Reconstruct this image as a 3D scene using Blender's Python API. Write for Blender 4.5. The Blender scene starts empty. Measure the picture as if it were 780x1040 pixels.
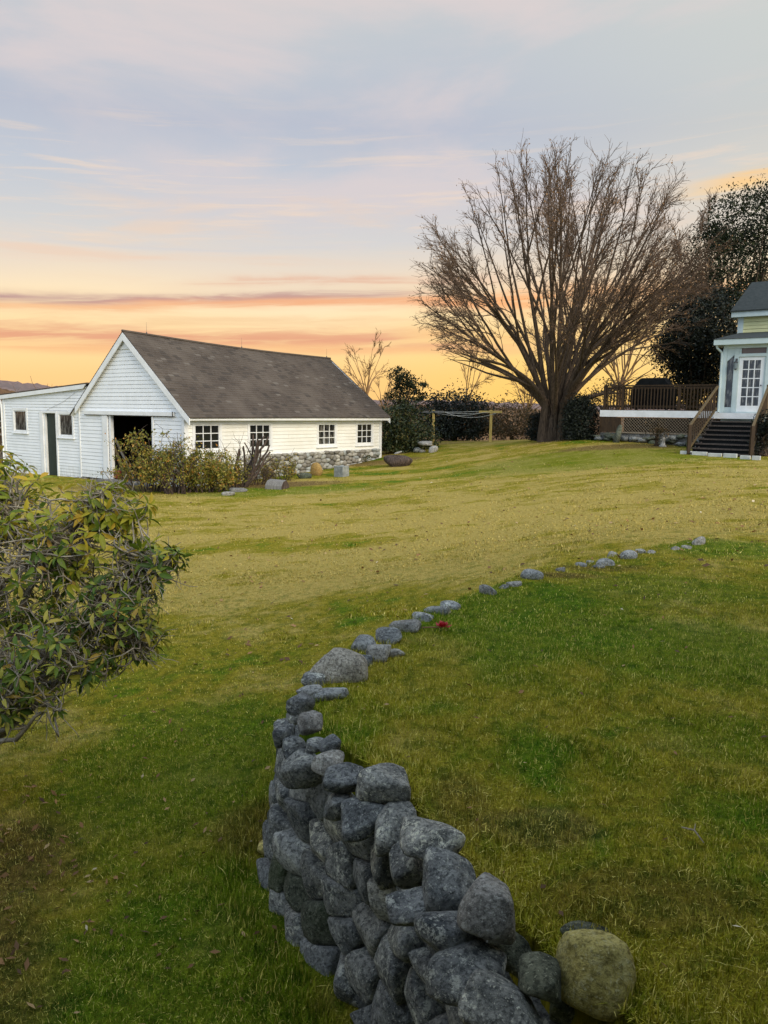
import bpy, math, random
import numpy as np
from mathutils import Matrix, Vector

random.seed(7)
rng = np.random.default_rng(7)
scn = bpy.context.scene
COL = scn.collection
R = math.radians

# ------------------------------------------------------------------ camera
EYE = 1.7                       # camera height; the upper lawn is close to z = 0
PITCH, ROLL, FPX = 7.4, 0.77, 781.0
cam_d = bpy.data.cameras.new('camera')
cam_d.sensor_fit = 'VERTICAL'
cam_d.sensor_height = 36.0
cam_d.sensor_width = 27.0
cam_d.lens = 36.0 * FPX / 1040.0
cam_d.clip_start = 0.05
cam_d.clip_end = 20000
cam = bpy.data.objects.new('camera', cam_d)
COL.objects.link(cam)
CAMROT = Matrix.Rotation(R(90 - PITCH), 4, 'X') @ Matrix.Rotation(R(ROLL), 4, 'Z')
cam.matrix_world = Matrix.Translation((0, 0, EYE)) @ CAMROT
scn.camera = cam
CR3 = CAMROT.to_3x3()

def ray(px, py):
    return CR3 @ Vector(((px - 390) / FPX, -(py - 520) / FPX, -1))
def on_plane(px, py, drop):
    d = ray(px, py); t = -drop / d.z
    return Vector((d.x * t, d.y * t, EYE - drop))
def at_depth(px, py, depth):
    d = ray(px, py); t = depth / d.y
    return Vector((d.x * t, depth, EYE + d.z * t))

# ------------------------------------------------------------------ exposure
scn.view_settings.view_transform = 'Standard'
scn.view_settings.look = 'None'
scn.view_settings.gamma = 1
scn.view_settings.use_curve_mapping = False
scn.view_settings.exposure = 0.12
scn.render.engine = 'CYCLES'
scn.cycles.max_bounces = 6
scn.cycles.transparent_max_bounces = 8
scn.cycles.use_denoising = True

# ------------------------------------------------------------------ node helper
class Nt:
    def __init__(self, tree):
        self.t = tree
    def n(self, typ, **kw):
        nd = self.t.nodes.new(typ)
        for k, v in kw.items():
            setattr(nd, k, v)
        return nd
    def link(self, a, b):
        self.t.links.new(a, b)
    def put(self, sock, v):
        if isinstance(v, bpy.types.NodeSocket):
            self.t.links.new(v, sock)
        elif v is not None:
            if isinstance(v, tuple) and len(v) == 3 and sock.type == 'RGBA':
                v = (*v, 1)
            sock.default_value = v
    def m(self, op, a, b=None, c=None, clamp=False):
        nd = self.n('ShaderNodeMath', operation=op, use_clamp=clamp)
        self.put(nd.inputs[0], a)
        if b is not None: self.put(nd.inputs[1], b)
        if c is not None: self.put(nd.inputs[2], c)
        return nd.outputs[0]
    def vm(self, op, a, b=None):
        nd = self.n('ShaderNodeVectorMath', operation=op)
        self.put(nd.inputs[0], a)
        if b is not None: self.put(nd.inputs[1], b)
        return nd.outputs['Vector'] if op not in ('LENGTH', 'DOT_PRODUCT', 'DISTANCE') else nd.outputs['Value']
    def mix(self, f, a, b, blend='MIX'):
        nd = self.n('ShaderNodeMix', data_type='RGBA', blend_type=blend)
        self.put(nd.inputs[0], f); self.put(nd.inputs[6], a); self.put(nd.inputs[7], b)
        return nd.outputs[2]
    def ramp(self, f, stops, interp='LINEAR'):
        nd = self.n('ShaderNodeValToRGB')
        cr = nd.color_ramp; cr.interpolation = interp
        while len(cr.elements) > 1: cr.elements.remove(cr.elements[-1])
        for i, (p, c) in enumerate(stops):
            e = cr.elements[0] if i == 0 else cr.elements.new(p)
            e.position = p
            e.color = (*c, 1) if len(c) == 3 else c
        self.put(nd.inputs[0], f)
        return nd.outputs[0]
    def noise(self, vec, scale, detail=4, rough=0.55, dist=0.0, out=0):
        nd = self.n('ShaderNodeTexNoise')
        if vec is not None: self.link(vec, nd.inputs['Vector'])
        nd.inputs['Scale'].default_value = scale
        nd.inputs['Detail'].default_value = detail
        nd.inputs['Roughness'].default_value = rough
        nd.inputs['Distortion'].default_value = dist
        return nd.outputs[out]
    def vor(self, vec, scale, feature='F1', out='Distance'):
        nd = self.n('ShaderNodeTexVoronoi', feature=feature)
        if vec is not None: self.link(vec, nd.inputs['Vector'])
        nd.inputs['Scale'].default_value = scale
        return nd.outputs[out]
    def sstep(self, v, lo, hi):
        nd = self.n('ShaderNodeMapRange', interpolation_type='SMOOTHSTEP')
        self.put(nd.inputs[0], v); nd.inputs[1].default_value = lo; nd.inputs[2].default_value = hi
        return nd.outputs[0]
    def xyz(self, v):
        nd = self.n('ShaderNodeSeparateXYZ'); self.link(v, nd.inputs[0]); return nd.outputs
    def comb(self, x, y, z):
        nd = self.n('ShaderNodeCombineXYZ')
        for s, v in zip(nd.inputs, (x, y, z)): self.put(s, v)
        return nd.outputs[0]

def lin(r, g, b):
    f = lambda c: (c / 255 / 12.92) if c / 255 <= .04045 else ((c / 255 + .055) / 1.055) ** 2.4
    return (f(r), f(g), f(b))

# ------------------------------------------------------------------ sky
world = bpy.data.worlds.new('World')
scn.world = world
world.use_nodes = True
world.node_tree.nodes.clear()
W = Nt(world.node_tree)
tc = W.n('ShaderNodeTexCoord')
D = tc.outputs['Generated']
dx, dy, dz = W.xyz(D)
el = W.m('MULTIPLY', W.m('ARCSINE', dz), 57.2958)                  # degrees
az = W.m('MULTIPLY', W.m('ARCTAN2', dx, dy), 57.2958)              # degrees right of +Y
flow = W.comb(W.m('MULTIPLY', az, .045), W.m('MULTIPLY', el, .34), 3.7)
n1 = W.noise(flow, 1.0, 6, .58, .4)
n1c = W.m('SUBTRACT', n1, .5)
flow2 = W.comb(W.m('MULTIPLY', az, .036), W.m('MULTIPLY', el, .11), 5.6)
n2 = W.noise(flow2, 1.0, 7, .56, .5)
soft = W.noise(W.comb(W.m('MULTIPLY', az, .03), W.m('MULTIPLY', el, .06), 1.3), 1.0, 3, .5)
elw = W.m('ADD', el, W.m('MULTIPLY', W.m('SUBTRACT', soft, .5), 4.0))
base = W.ramp(W.m('DIVIDE', elw, 50.0, clamp=True), [
    (0.000, lin(250, 198, 130)), (0.045, lin(252, 206, 138)), (0.095, lin(254, 224, 164)), (0.140, lin(250, 226, 186)),
    (0.185, lin(229, 214, 196)), (0.235, lin(206, 206, 206)), (0.310, lin(190, 196, 206)), (0.380, lin(180, 186, 200)),
    (0.450, lin(186, 192, 201)), (0.540, lin(192, 197, 200)), (0.700, lin(205, 210, 214)), (1.0, lin(225, 230, 236))])
# golden glow towards the set sun, low and right of centre
gl = W.m('MULTIPLY', W.m('EXPONENT', W.m('MULTIPLY', W.m('POWER', W.m('DIVIDE', W.m('SUBTRACT', az, 13.0), 12.0), 2.0), -1.0)),
         W.m('EXPONENT', W.m('MULTIPLY', W.m('POWER', W.m('DIVIDE', el, 6.5), 2.0), -1.0)))
c = W.mix(W.m('MULTIPLY', gl, .75), base, lin(255, 206, 98))
# warm wide cast on the right, faint green-beige high right
rr = W.sstep(az, 2.0, 30.0)
c = W.mix(W.m('MULTIPLY', rr, .5), c, W.ramp(W.m('DIVIDE', el, 50.0, clamp=True), [
    (0, lin(255, 208, 112)), (.15, lin(252, 218, 158)), (.27, lin(236, 219, 186)), (.4, lin(208, 210, 196)), (1, lin(212, 217, 212))]))
# high thin lavender-pink veil
v1 = W.m('MULTIPLY', W.sstep(n2, .42, .64), W.m('MULTIPLY', W.sstep(el, 10, 16), W.m('SUBTRACT', 1.0, W.sstep(el, 26, 40))))
c = W.mix(W.m('MULTIPLY', v1, .75), c, lin(216, 203, 202))
v2 = W.m('MULTIPLY', W.sstep(n1, .53, .70), W.m('MULTIPLY', W.sstep(el, 6, 9), W.m('SUBTRACT', 1.0, W.sstep(el, 14, 19))))
c = W.mix(W.m('MULTIPLY', v2, .45), c, lin(240, 205, 172))
n3 = W.noise(W.comb(W.m('MULTIPLY', az, .10), W.m('MULTIPLY', W.m('SUBTRACT', el, W.m('MULTIPLY', az, .045)), 1.5), 4.4), 1.0, 8, .62, .5)
wisp = W.m('ADD', .35, W.m('MULTIPLY', W.sstep(n3, .36, .58), .65))
v3 = W.m('MULTIPLY', W.sstep(n3, .50, .72), W.m('MULTIPLY', W.sstep(el, 8.5, 11), W.m('SUBTRACT', 1.0, W.sstep(el, 15, 22))))
c = W.mix(W.m('MULTIPLY', v3, .55), c, lin(236, 212, 190))
def band(e0, slope, width, a0, a1, soft_a, colr, amt, wob=2.2, nz=None):
    """one long streak of cloud: centre elevation e0 + slope*az, feathered in azimuth"""
    global c
    nz = nz or n1c; amt = W.m('MULTIPLY', wisp, amt)
    e = W.m('SUBTRACT', W.m('ADD', el, W.m('MULTIPLY', nz, wob)), W.m('ADD', W.m('MULTIPLY', az, slope), e0))
    g = W.m('EXPONENT', W.m('MULTIPLY', W.m('POWER', W.m('DIVIDE', e, width), 2.0), -1.0))
    g = W.m('MULTIPLY', g, W.m('MULTIPLY', W.sstep(az, a0 - soft_a, a0 + soft_a), W.m('SUBTRACT', 1.0, W.sstep(az, a1 - soft_a, a1 + soft_a))))
    c = W.mix(W.m('MULTIPLY', g, amt, clamp=True), c, colr)
band(5.15, .012, .66, -60, 8, 9, lin(226, 164, 130), 1.0, 2.2)      # broad salmon bar
band(4.5, .012, .40, -60, 8, 9, lin(244, 186, 132), .7, 1.5)
band(8.25, .055, .50, -60, 3, 5, lin(186, 150, 146), 1.0, 2.2)     # grey-pink streak
band(7.75, .055, .34, -60, 4, 5, lin(244, 188, 138), .8, 2.0)
band(7.55, .035, .42, -17, 9, 6, lin(238, 174, 132), .9, 3.2)
band(9.4, .06, .35, -14, 6, 5, lin(224, 176, 150), .8, 3.2)
band(10.6, .02, .28, -30, -4, 8, lin(233, 200, 176), .5, 3.0)
band(11.6, .03, .32, -24, 4, 8, lin(205, 205, 208), .6, 3.0)
band(6.3, .02, .22, -24, 2, 8, lin(233, 188, 142), .5, 2.4)
band(8.0, .0, .9, 4, 40, 5, lin(246, 166, 100), .75, 3.0)            # behind the tree
band(5.6, .0, .4, 3, 30, 4, lin(252, 190, 106), .5, 3.0)
band(13.4, .06, .62, 21, 60, 3.5, lin(248, 206, 140), .8, 3.2)       # orange cloud on the right
band(13.7, .06, .3, 22, 60, 3, lin(250, 196, 118), .45, 3.4)
up = W.sstep(el, 28.0, 64.0)                                        # pale high sky and the sky behind the viewer
back = W.m('SUBTRACT', 1.0, W.sstep(dy, -.45, .30))
lift = W.m('MAXIMUM', up, back)
c = W.mix(lift, c, (.86, 1.05, 1.32))
below = W.sstep(el, -4, -.5)
c = W.mix(below, (.12, .10, .07), c)
bg = W.n('ShaderNodeBackground')
W.link(c, bg.inputs['Color'])
bg.inputs['Strength'].default_value = 1.0
wo = W.n('ShaderNodeOutputWorld')
W.link(bg.outputs[0], wo.inputs['Surface'])

# one soft lamp: the bright dusk sky high behind the viewer's right shoulder
sun_d = bpy.data.lights.new('sun', 'SUN')
sun_d.energy = 2.9
sun_d.angle = R(30)
sun_d.color = (1.0, .87, .66)
sun = bpy.data.objects.new('sun', sun_d)
COL.objects.link(sun)
sdir = Vector((.56, -.68, .44)).normalized()                        # towards the light
sun.rotation_euler = sdir.to_track_quat('Z', 'Y').to_euler()

# ------------------------------------------------------------------ mesh helpers
ORG = {}
def V(*a): return Vector(a)

def link_mesh(name, verts, faces, mat, parent=None, smooth=False, mats=None, fmat=None):
    me = bpy.data.meshes.new(name)
    v = np.asarray(verts, dtype=np.float32).reshape(-1, 3)
    org = ORG.get(parent.name, np.zeros(3)) if parent is not None else np.zeros(3)
    v = v - org
    if isinstance(faces, np.ndarray):
        nf, k = faces.shape
        me.vertices.add(len(v)); me.vertices.foreach_set('co', v.astype(np.float32).ravel())
        me.loops.add(nf * k); me.loops.foreach_set('vertex_index', faces.astype(np.int32).ravel())
        me.polygons.add(nf); me.polygons.foreach_set('loop_start', np.arange(0, nf * k, k, dtype=np.int32))
        me.update(calc_edges=True)
    else:
        me.from_pydata(v.tolist(), [], faces)
    if mat is not None: me.materials.append(mat)
    for m_ in (mats or []): me.materials.append(m_)
    if fmat is not None: me.polygons.foreach_set('material_index', np.asarray(fmat, dtype=np.int32))
    if smooth:
        me.polygons.foreach_set('use_smooth', np.ones(len(me.polygons), dtype=bool))
    me.update()
    o = bpy.data.objects.new(name, me)
    COL.objects.link(o)
    if parent is not None:
        o.parent = parent
        ORG[o.name] = org
    return o

def own_origin(o, p):
    """move a top-level mesh's origin to point p (its base)"""
    p = Vector(p)
    o.data.transform(Matrix.Translation(-p)); o.location = p
    ORG[o.name] = np.array(p)
    return o

def tag(o, label=None, cat=None, group=None, kind=None):
    if label: o['label'] = label
    if cat: o['category'] = cat
    if group: o['group'] = group
    if kind: o['kind'] = kind
    return o

def empty(name, loc, label, cat, group=None):
    o = bpy.data.objects.new(name, None)
    o.empty_display_size = .2
    COL.objects.link(o)
    o.location = loc
    ORG[o.name] = np.array(Vector(loc))
    tag(o, label, cat, group)
    return o

def copy_tree(o, parent=None):
    c_ = o.copy(); COL.objects.link(c_)
    if parent is not None: c_.parent = parent
    for ch in list(o.children): copy_tree(ch, c_)
    return c_

class MB:
    def __init__(self): self.v = []; self.f = []
    def quad(self, a, b, c_, d):
        i = len(self.v); self.v += [tuple(a), tuple(b), tuple(c_), tuple(d)]; self.f.append((i, i+1, i+2, i+3))
    def tri(self, a, b, c_):
        i = len(self.v); self.v += [tuple(a), tuple(b), tuple(c_)]; self.f.append((i, i+1, i+2))
    def para(self, o, ax, ay, az_):
        """box from a corner and three edge vectors"""
        o = Vector(o); ax = Vector(ax); ay = Vector(ay); az_ = Vector(az_)
        if ax.cross(ay).dot(az_) < 0: ax, ay = ay, ax
        i = len(self.v)
        self.v += [tuple(p) for p in (o, o+ax, o+ax+ay, o+ay, o+az_, o+ax+az_, o+ax+ay+az_, o+ay+az_)]
        self.f += [(i, i+3, i+2, i+1), (i+4, i+5, i+6, i+7), (i, i+1, i+5, i+4), (i+1, i+2, i+6, i+5), (i+2, i+3, i+7, i+6), (i+3, i, i+4, i+7)]
    def beam(self, p, q, w, h, up=(0, 0, 1)):
        p = Vector(p); q = Vector(q); d = q - p
        upv = Vector(up)
        s = d.cross(upv)
        if s.length < 1e-6: s = d.cross(Vector((0, 1, 0)))
        s.normalize(); n = s.cross(d).normalized()
        self.para(p - s*w/2 - n*h/2, d, s*w, n*h)
    def tube(self, pts, rad, sides=6, cap=True):
        pts = [Vector(p) for p in pts]
        n = len(pts)
        if not hasattr(rad, '__len__'): rad = [rad] * n
        i0 = len(self.v)
        prev = None
        for k in range(n):
            d = (pts[min(k+1, n-1)] - pts[max(k-1, 0)])
            if d.length < 1e-9: d = Vector((0, 0, 1))
            d.normalize()
            if prev is None:
                a = d.orthogonal().normalized()
            else:
                a = prev - d * prev.dot(d)
                if a.length < 1e-6: a = d.orthogonal()
                a.normalize()
            prev = a; b = d.cross(a)
            for s in range(sides):
                t = 2*math.pi*s/sides
                self.v.append(tuple(pts[k] + (a*math.cos(t) + b*math.sin(t)) * rad[k]))
        for k in range(n-1):
            for s in range(sides):
                a0 = i0 + k*sides + s; a1 = i0 + k*sides + (s+1) % sides
                self.f.append((a0, a1, a1+sides, a0+sides))
        if cap:
            self.f.append(tuple(i0 + s for s in range(sides))[::-1])
            self.f.append(tuple(i0 + (n-1)*sides + s for s in range(sides)))
    def poly(self, pts, thick):
        """flat polygon (list of points) extruded by the vector thick"""
        th = Vector(thick); n = len(pts); i = len(self.v)
        self.v += [tuple(p) for p in pts] + [tuple(Vector(p) + th) for p in pts]
        self.f.append(tuple(range(i, i+n))[::-1]); self.f.append(tuple(range(i+n, i+2*n)))
        for k in range(n):
            self.f.append((i+k, i+(k+1) % n, i+n+(k+1) % n, i+n+k))
    def lathe(self, base, prof, sides=14):
        b = Vector(base); i0 = len(self.v)
        for (r_, z) in prof:
            for s in range(sides):
                t = 2*math.pi*s/sides
                self.v.append((b.x + r_*math.cos(t), b.y + r_*math.sin(t), b.z + z))
        for k in range(len(prof)-1):
            for s in range(sides):
                a0 = i0+k*sides+s; a1 = i0+k*sides+(s+1) % sides
                self.f.append((a0, a1, a1+sides, a0+sides))
        self.f.append(tuple(i0+s for s in range(sides))[::-1])
        self.f.append(tuple(i0+(len(prof)-1)*sides+s for s in range(sides)))
    def build(self, name, mat, parent=None, smooth=False):
        return link_mesh(name, self.v, self.f, mat, parent, smooth)

# ------------------------------------------------------------------ materials
def material(name, fn, **kw):
    m_ = bpy.data.materials.new(name); m_.use_nodes = True
    t = Nt(m_.node_tree); t.t.nodes.clear()
    out = t.n('ShaderNodeOutputMaterial'); p = t.n('ShaderNodeBsdfPrincipled')
    t.link(p.outputs[0], out.inputs['Surface'])
    p.inputs['Roughness'].default_value = kw.get('rough', .7)
    p.inputs['Specular IOR Level'].default_value = kw.get('spec', .3)
    colr = fn(t, p)
    if colr is not None: t.put(p.inputs['Base Color'], colr)
    return m_
def pos(t): return t.n('ShaderNodeNewGeometry').outputs['Position']
def isl(t): return t.n('ShaderNodeNewGeometry').outputs['Random Per Island']
def orand(t): return t.n('ShaderNodeObjectInfo').outputs['Random']
def bump(t, p, h, strength=.4, dist=.02):
    b = t.n('ShaderNodeBump'); b.inputs['Strength'].default_value = strength; b.inputs['Distance'].default_value = dist
    t.link(h, b.inputs['Height']); t.link(b.outputs[0], p.inputs['Normal'])

def m_plain(name, a, b, scale=6, rough=.7, stretch=None, spec=.3, bmp=.25):
    def fn(t, p):
        v = pos(t)
        if stretch: v = t.vm('MULTIPLY', v, stretch)
        n = t.noise(v, scale, 6, .62)
        bump(t, p, n, bmp, .01)
        return t.mix(t.sstep(n, .3, .7), a, b)
    return material(name, fn, rough=rough, spec=spec)

def fn_white(t, p):
    v = pos(t)
    n = t.noise(v, 1.6, 5, .6); n2 = t.noise(t.vm('MULTIPLY', v, (6, 6, .8)), 3, 4, .65)
    bump(t, p, t.noise(v, 40, 4, .6), .12, .005)
    c_ = t.mix(t.sstep(n, .35, .7), (.84, .85, .85), (.77, .78, .78))
    c_ = t.mix(t.m('MULTIPLY', isl(t), .10), c_, (.60, .60, .57))
    c_ = t.mix(t.m('MULTIPLY', t.sstep(n2, .60, .75), .35), c_, (.52, .50, .45))
    lowz = t.m('SUBTRACT', 1.0, t.sstep(t.xyz(v)[2], -1.05, -.45))
    return t.mix(t.m('MULTIPLY', t.m('MULTIPLY', lowz, t.sstep(n2, .4, .6)), .4), c_, (.40, .40, .30))
M_WHITE = material('white_clapboard_paint', fn_white, rough=.55)
def fn_cream(t, p):
    v = pos(t)
    n = t.noise(v, 1.3, 5, .6); n2 = t.noise(t.vm('MULTIPLY', v, (5, 5, .7)), 3, 4, .65)
    c_ = t.mix(t.sstep(n, .35, .7), (.83, .82, .77), (.76, .74, .67))
    c_ = t.mix(t.m('MULTIPLY', isl(t), .10), c_, (.60, .57, .48))
    return t.mix(t.m('MULTIPLY', t.sstep(n2, .58, .75), .4), c_, (.52, .48, .38))
M_CREAM = material('cream_clapboard_paint', fn_cream, rough=.6)
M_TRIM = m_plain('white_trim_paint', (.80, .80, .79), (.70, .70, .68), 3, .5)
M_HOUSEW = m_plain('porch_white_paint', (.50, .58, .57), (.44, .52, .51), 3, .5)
M_YELLOW = m_plain('pale_yellow_clapboard_paint', (.66, .64, .34), (.58, .57, .30), 2, .6)
def fn_roof(t, p):
    v = pos(t)
    n = t.noise(v, .7, 6, .65); n2 = t.noise(t.vm('MULTIPLY', v, (9, 9, 9)), 2.5, 4, .6)
    i = isl(t)
    c_ = t.mix(t.sstep(n, .36, .66), (.066, .050, .038), (.106, .084, .065))
    c_ = t.mix(t.m('MULTIPLY', t.sstep(n2, .35, .75), .55), c_, (.115, .100, .088))
    c_ = t.mix(t.sstep(i, .95, 1.0), c_, (.135, .115, .095))
    c_ = t.mix(t.m('MULTIPLY', t.m('SUBTRACT', 1.0, t.sstep(i, 0, .25)), .6), c_, (.042, .036, .031))
    bump(t, p, n2, .4, .01)
    return c_
M_ROOF = material('weathered_asphalt_shingle', fn_roof, rough=.9, spec=.15)
M_ROOFD = m_plain('dark_slate_shingle', (.018, .024, .024), (.035, .042, .040), 9, .8)
M_GLASS = material('dark_window_glass', lambda t, p: (.012, .013, .014), rough=.08, spec=.5)
def fn_curtain(t, p):
    n = t.noise(t.vm('MULTIPLY', pos(t), (14, 14, 3)), 1, 3, .5)
    return t.ramp(n, [(.38, (.015, .016, .016)), (.52, (.03, .03, .03)), (.6, (.16, .15, .13)), (.75, (.05, .05, .045))])
M_GLASS2 = material('window_glass_with_curtain_behind', fn_curtain, rough=.1, spec=.5)
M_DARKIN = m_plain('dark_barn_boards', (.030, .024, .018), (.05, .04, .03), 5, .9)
M_GREEN = m_plain('dark_green_door_paint', (.010, .022, .018), (.016, .032, .026), 5, .5)
def fn_wood(a, b, d):
    def fn(t, p):
        v = t.vm('MULTIPLY', pos(t), (8, 8, 1.3))
        n = t.noise(v, 3, 6, .65, .5)
        bump(t, p, n, .3, .008)
        c_ = t.ramp(n, [(.3, a), (.52, b), (.75, d)])
        return t.mix(t.m('MULTIPLY', orand(t), .35), c_, a)
    return fn
M_DECK = material('brown_stained_deck_wood', fn_wood((.020, .011, .005), (.045, .025, .010), (.075, .043, .018)), rough=.7)
M_STEP = material('dark_weathered_step_boards', fn_wood((.035, .026, .02), (.085, .066, .054), (.16, .13, .11)), rough=.65)
M_POST = material('pale_pine_post', fn_wood((.46, .31, .08), (.60, .43, .13), (.68, .51, .19)), rough=.7)
M_RAILW = material('worn_handrail_wood', fn_wood((.07, .05, .022), (.13, .09, .042), (.19, .135, .065)), rough=.65)
M_LATT = material('lattice_wood', fn_wood((.17, .13, .085), (.28, .22, .15), (.36, .29, .21)), rough=.75)
M_GREYW = material('weathered_grey_wood', fn_wood((.10, .095, .085), (.20, .185, .165), (.32, .30, .27)), rough=.8)
M_COVER_GAPSHADE = m_plain('black_vinyl_and_riser_shade', (.005, .006, .006), (.010, .011, .011), 3, .8, spec=.1, bmp=.5)
M_METAL = m_plain('dark_aged_metal', (.03, .035, .04), (.06, .06, .06), 8, .4, spec=.5)
M_LINE = m_plain('pale_clothes_line', (.45, .44, .40), (.5, .48, .44), 8, .6)
M_LAMPG = material('lantern_glass', lambda t, p: (.16, .20, .22), rough=.15, spec=.5)

def fn_stone(dark, light, lich, moss=0.0, lamt=.5):
    def fn(t, p):
        tco = t.n('ShaderNodeTexCoord').outputs['Object']
        rnd = t.n('ShaderNodeObjectInfo').outputs['Random']
        v = t.vm('ADD', pos(t), t.comb(t.m('MULTIPLY', rnd, 37.0), t.m('MULTIPLY', rnd, 91.0), 0.0))
        n = t.noise(v, 8, 10, .74, .05); nf = t.noise(v, 55, 5, .7); nb = t.noise(v, 2.6, 3, .5)
        c_ = t.ramp(n, [(.32, dark), (.50, tuple((a + b) / 2 for a, b in zip(dark, light))), (.66, light)])
        c_ = t.mix(t.m('MULTIPLY', t.sstep(nf, .45, .62), .7), c_, tuple(x * .35 for x in dark))
        lv = t.noise(v, 20, 8, .82, .15)
        lm = t.m('MULTIPLY', t.sstep(lv, .53, .58), t.sstep(nb, .40, .56))
        c_ = t.mix(t.m('MULTIPLY', lm, lamt), c_, lich)
        sp = t.sstep(t.noise(v, 85, 3, .6), .60, .66)
        c_ = t.mix(t.m('MULTIPLY', sp, .6), c_, lich)
        if moss:
            c_ = t.mix(t.m('MULTIPLY', t.sstep(nb, .5, .68), moss), c_, (.06, .085, .025))
        rr2 = t.m('FRACT', t.m('MULTIPLY', rnd, 7.31))
        c_ = t.mix(t.m('MULTIPLY', t.sstep(rnd, .2, 1.0), .6), c_, t.mix(1.0, c_, (.42, .45, .50), 'MULTIPLY'))
        c_ = t.mix(t.m('MULTIPLY', t.sstep(rr2, .6, 1.0), .55), c_, t.mix(1.0, c_, (1.5, 1.42, 1.25), 'MULTIPLY'))
        h = t.m('ADD', t.m('MULTIPLY', n, 1.0), t.m('MULTIPLY', nf, .35))
        bump(t, p, h, 1.0, .05)
        return c_
    return fn
M_STONE = material('lichened_fieldstone', fn_stone((.058, .066, .070), (.43, .43, .40), (.68, .68, .58), lamt=.9), rough=.88, spec=.2)
M_PALE = material('pale_fieldstone', fn_stone((.16, .15, .13), (.52, .49, .43), (.64, .63, .56), lamt=.6), rough=.88, spec=.2)
M_BLUE = material('blue_grey_fieldstone', fn_stone((.15, .158, .155), (.56, .56, .52), (.70, .70, .62), lamt=.8), rough=.85, spec=.2)
M_MOSSY = material('mossy_fieldstone', fn_stone((.035, .042, .032), (.20, .21, .15), (.42, .43, .32), .5), rough=.9, spec=.2)
M_OCHRE = material('ochre_boulder', fn_stone((.44, .35, .09), (.76, .64, .22), (.78, .72, .40), .10, .3), rough=.85, spec=.2)
M_ORANGE = material('orange_tan_boulder', fn_stone((.34, .20, .055), (.50, .32, .10), (.50, .42, .28), 0, .2), rough=.85, spec=.2)
M_FOUND = material('foundation_fieldstone', fn_stone((.10, .095, .085), (.34, .32, .28), (.48, .46, .40)), rough=.9, spec=.2)
M_BLOCK = m_plain('grey_concrete', (.17, .18, .17), (.30, .31, .29), 8, .9)
M_PAVER = m_plain('white_concrete_block', (.40, .41, .38), (.52, .52, .48), 8, .85)
def fn_bark(a, b):
    def fn(t, p):
        v = t.vm('MULTIPLY', pos(t), (9, 9, 1.6))
        n = t.noise(v, 2.5, 7, .7, .4)
        bump(t, p, n, .8, .04)
        return t.mix(t.sstep(n, .35, .68), a, b)
    return fn
M_BARK = material('grey_brown_bark', fn_bark((.035, .024, .016), (.125, .088, .058)), rough=.9, spec=.15)
M_TWIG = m_plain('brown_twig_bark', (.080, .051, .033), (.16, .104, .068), 3, .9)
M_TWIGR = m_plain('tan_twig_bark', (.20, .11, .05), (.30, .17, .08), 3, .9)
M_STEM = m_plain('grey_stem_bark', (.16, .13, .09), (.30, .25, .18), 5, .85)
M_STUMP = material('dark_split_wood', fn_bark((.03, .022, .017), (.13, .09, .07)), rough=.9)

def leafmat(name, stops, rough=.5, trans=.25, spec=.35):
    m_ = bpy.data.materials.new(name); m_.use_nodes = True
    t = Nt(m_.node_tree); t.t.nodes.clear()
    out = t.n('ShaderNodeOutputMaterial'); p = t.n('ShaderNodeBsdfPrincipled')
    p.inputs['Roughness'].default_value = rough; p.inputs['Specular IOR Level'].default_value = spec
    c_ = t.ramp(isl(t), stops)
    n = t.noise(pos(t), 1.1, 3, .5)
    c_ = t.mix(t.m('MULTIPLY', t.sstep(n, .35, .7), .35), c_, t.mix(1.0, c_, (.55, .6, .45), 'MULTIPLY'))
    t.link(c_, p.inputs['Base Color'])
    tr = t.n('ShaderNodeBsdfTranslucent'); t.link(c_, tr.inputs['Color'])
    mx = t.n('ShaderNodeMixShader'); mx.inputs[0].default_value = trans
    t.link(p.outputs[0], mx.inputs[1]); t.link(tr.outputs[0], mx.inputs[2]); t.link(mx.outputs[0], out.inputs['Surface'])
    return m_
M_RHODO = leafmat('rhododendron_leaf', [(0, (.035, .075, .010)), (.3, (.085, .15, .018)), (.55, (.18, .23, .030)), (.78, (.31, .32, .05)), (.92, (.38, .33, .06)), (1, (.40, .25, .05))], .45, .25, .22)
M_RHODOY = leafmat('yellow_green_leaf', [(0, (.08, .13, .012)), (.4, (.24, .27, .022)), (.75, (.44, .40, .035)), (1, (.52, .34, .04))], .45, .35, .22)
M_SHRUBY = leafmat('yellowing_shrub_leaf', [(0, (.07, .085, .010)), (.35, (.17, .17, .022)), (.7, (.32, .27, .04)), (.9, (.42, .28, .06)), (1, (.45, .17, .03))])
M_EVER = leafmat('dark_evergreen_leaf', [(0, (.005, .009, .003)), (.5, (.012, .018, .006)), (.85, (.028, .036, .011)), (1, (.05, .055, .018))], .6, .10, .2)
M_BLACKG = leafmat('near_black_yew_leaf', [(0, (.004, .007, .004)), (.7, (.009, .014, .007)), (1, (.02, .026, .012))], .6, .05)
M_MIDG = leafmat('olive_shrub_leaf', [(0, (.014, .026, .010)), (.5, (.035, .050, .016)), (.8, (.07, .08, .022)), (1, (.15, .115, .035))], .5, .15)
M_RUST = leafmat('rusty_brush_leaf', [(0, (.03, .03, .012)), (.4, (.07, .05, .02)), (.8, (.12, .07, .028)), (1, (.18, .10, .035))], .6, .2)
M_DEAD = leafmat('fallen_leaf', [(0, (.07, .035, .012)), (.5, (.19, .09, .03)), (.8, (.34, .17, .06)), (.95, (.46, .32, .15)), (1, (.65, .58, .42))], .7, .1)
M_TREELEAF = leafmat('clinging_dead_leaf', [(0, (.16, .08, .035)), (.6, (.30, .16, .07)), (1, (.45, .25, .10))], .6, .3)
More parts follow.
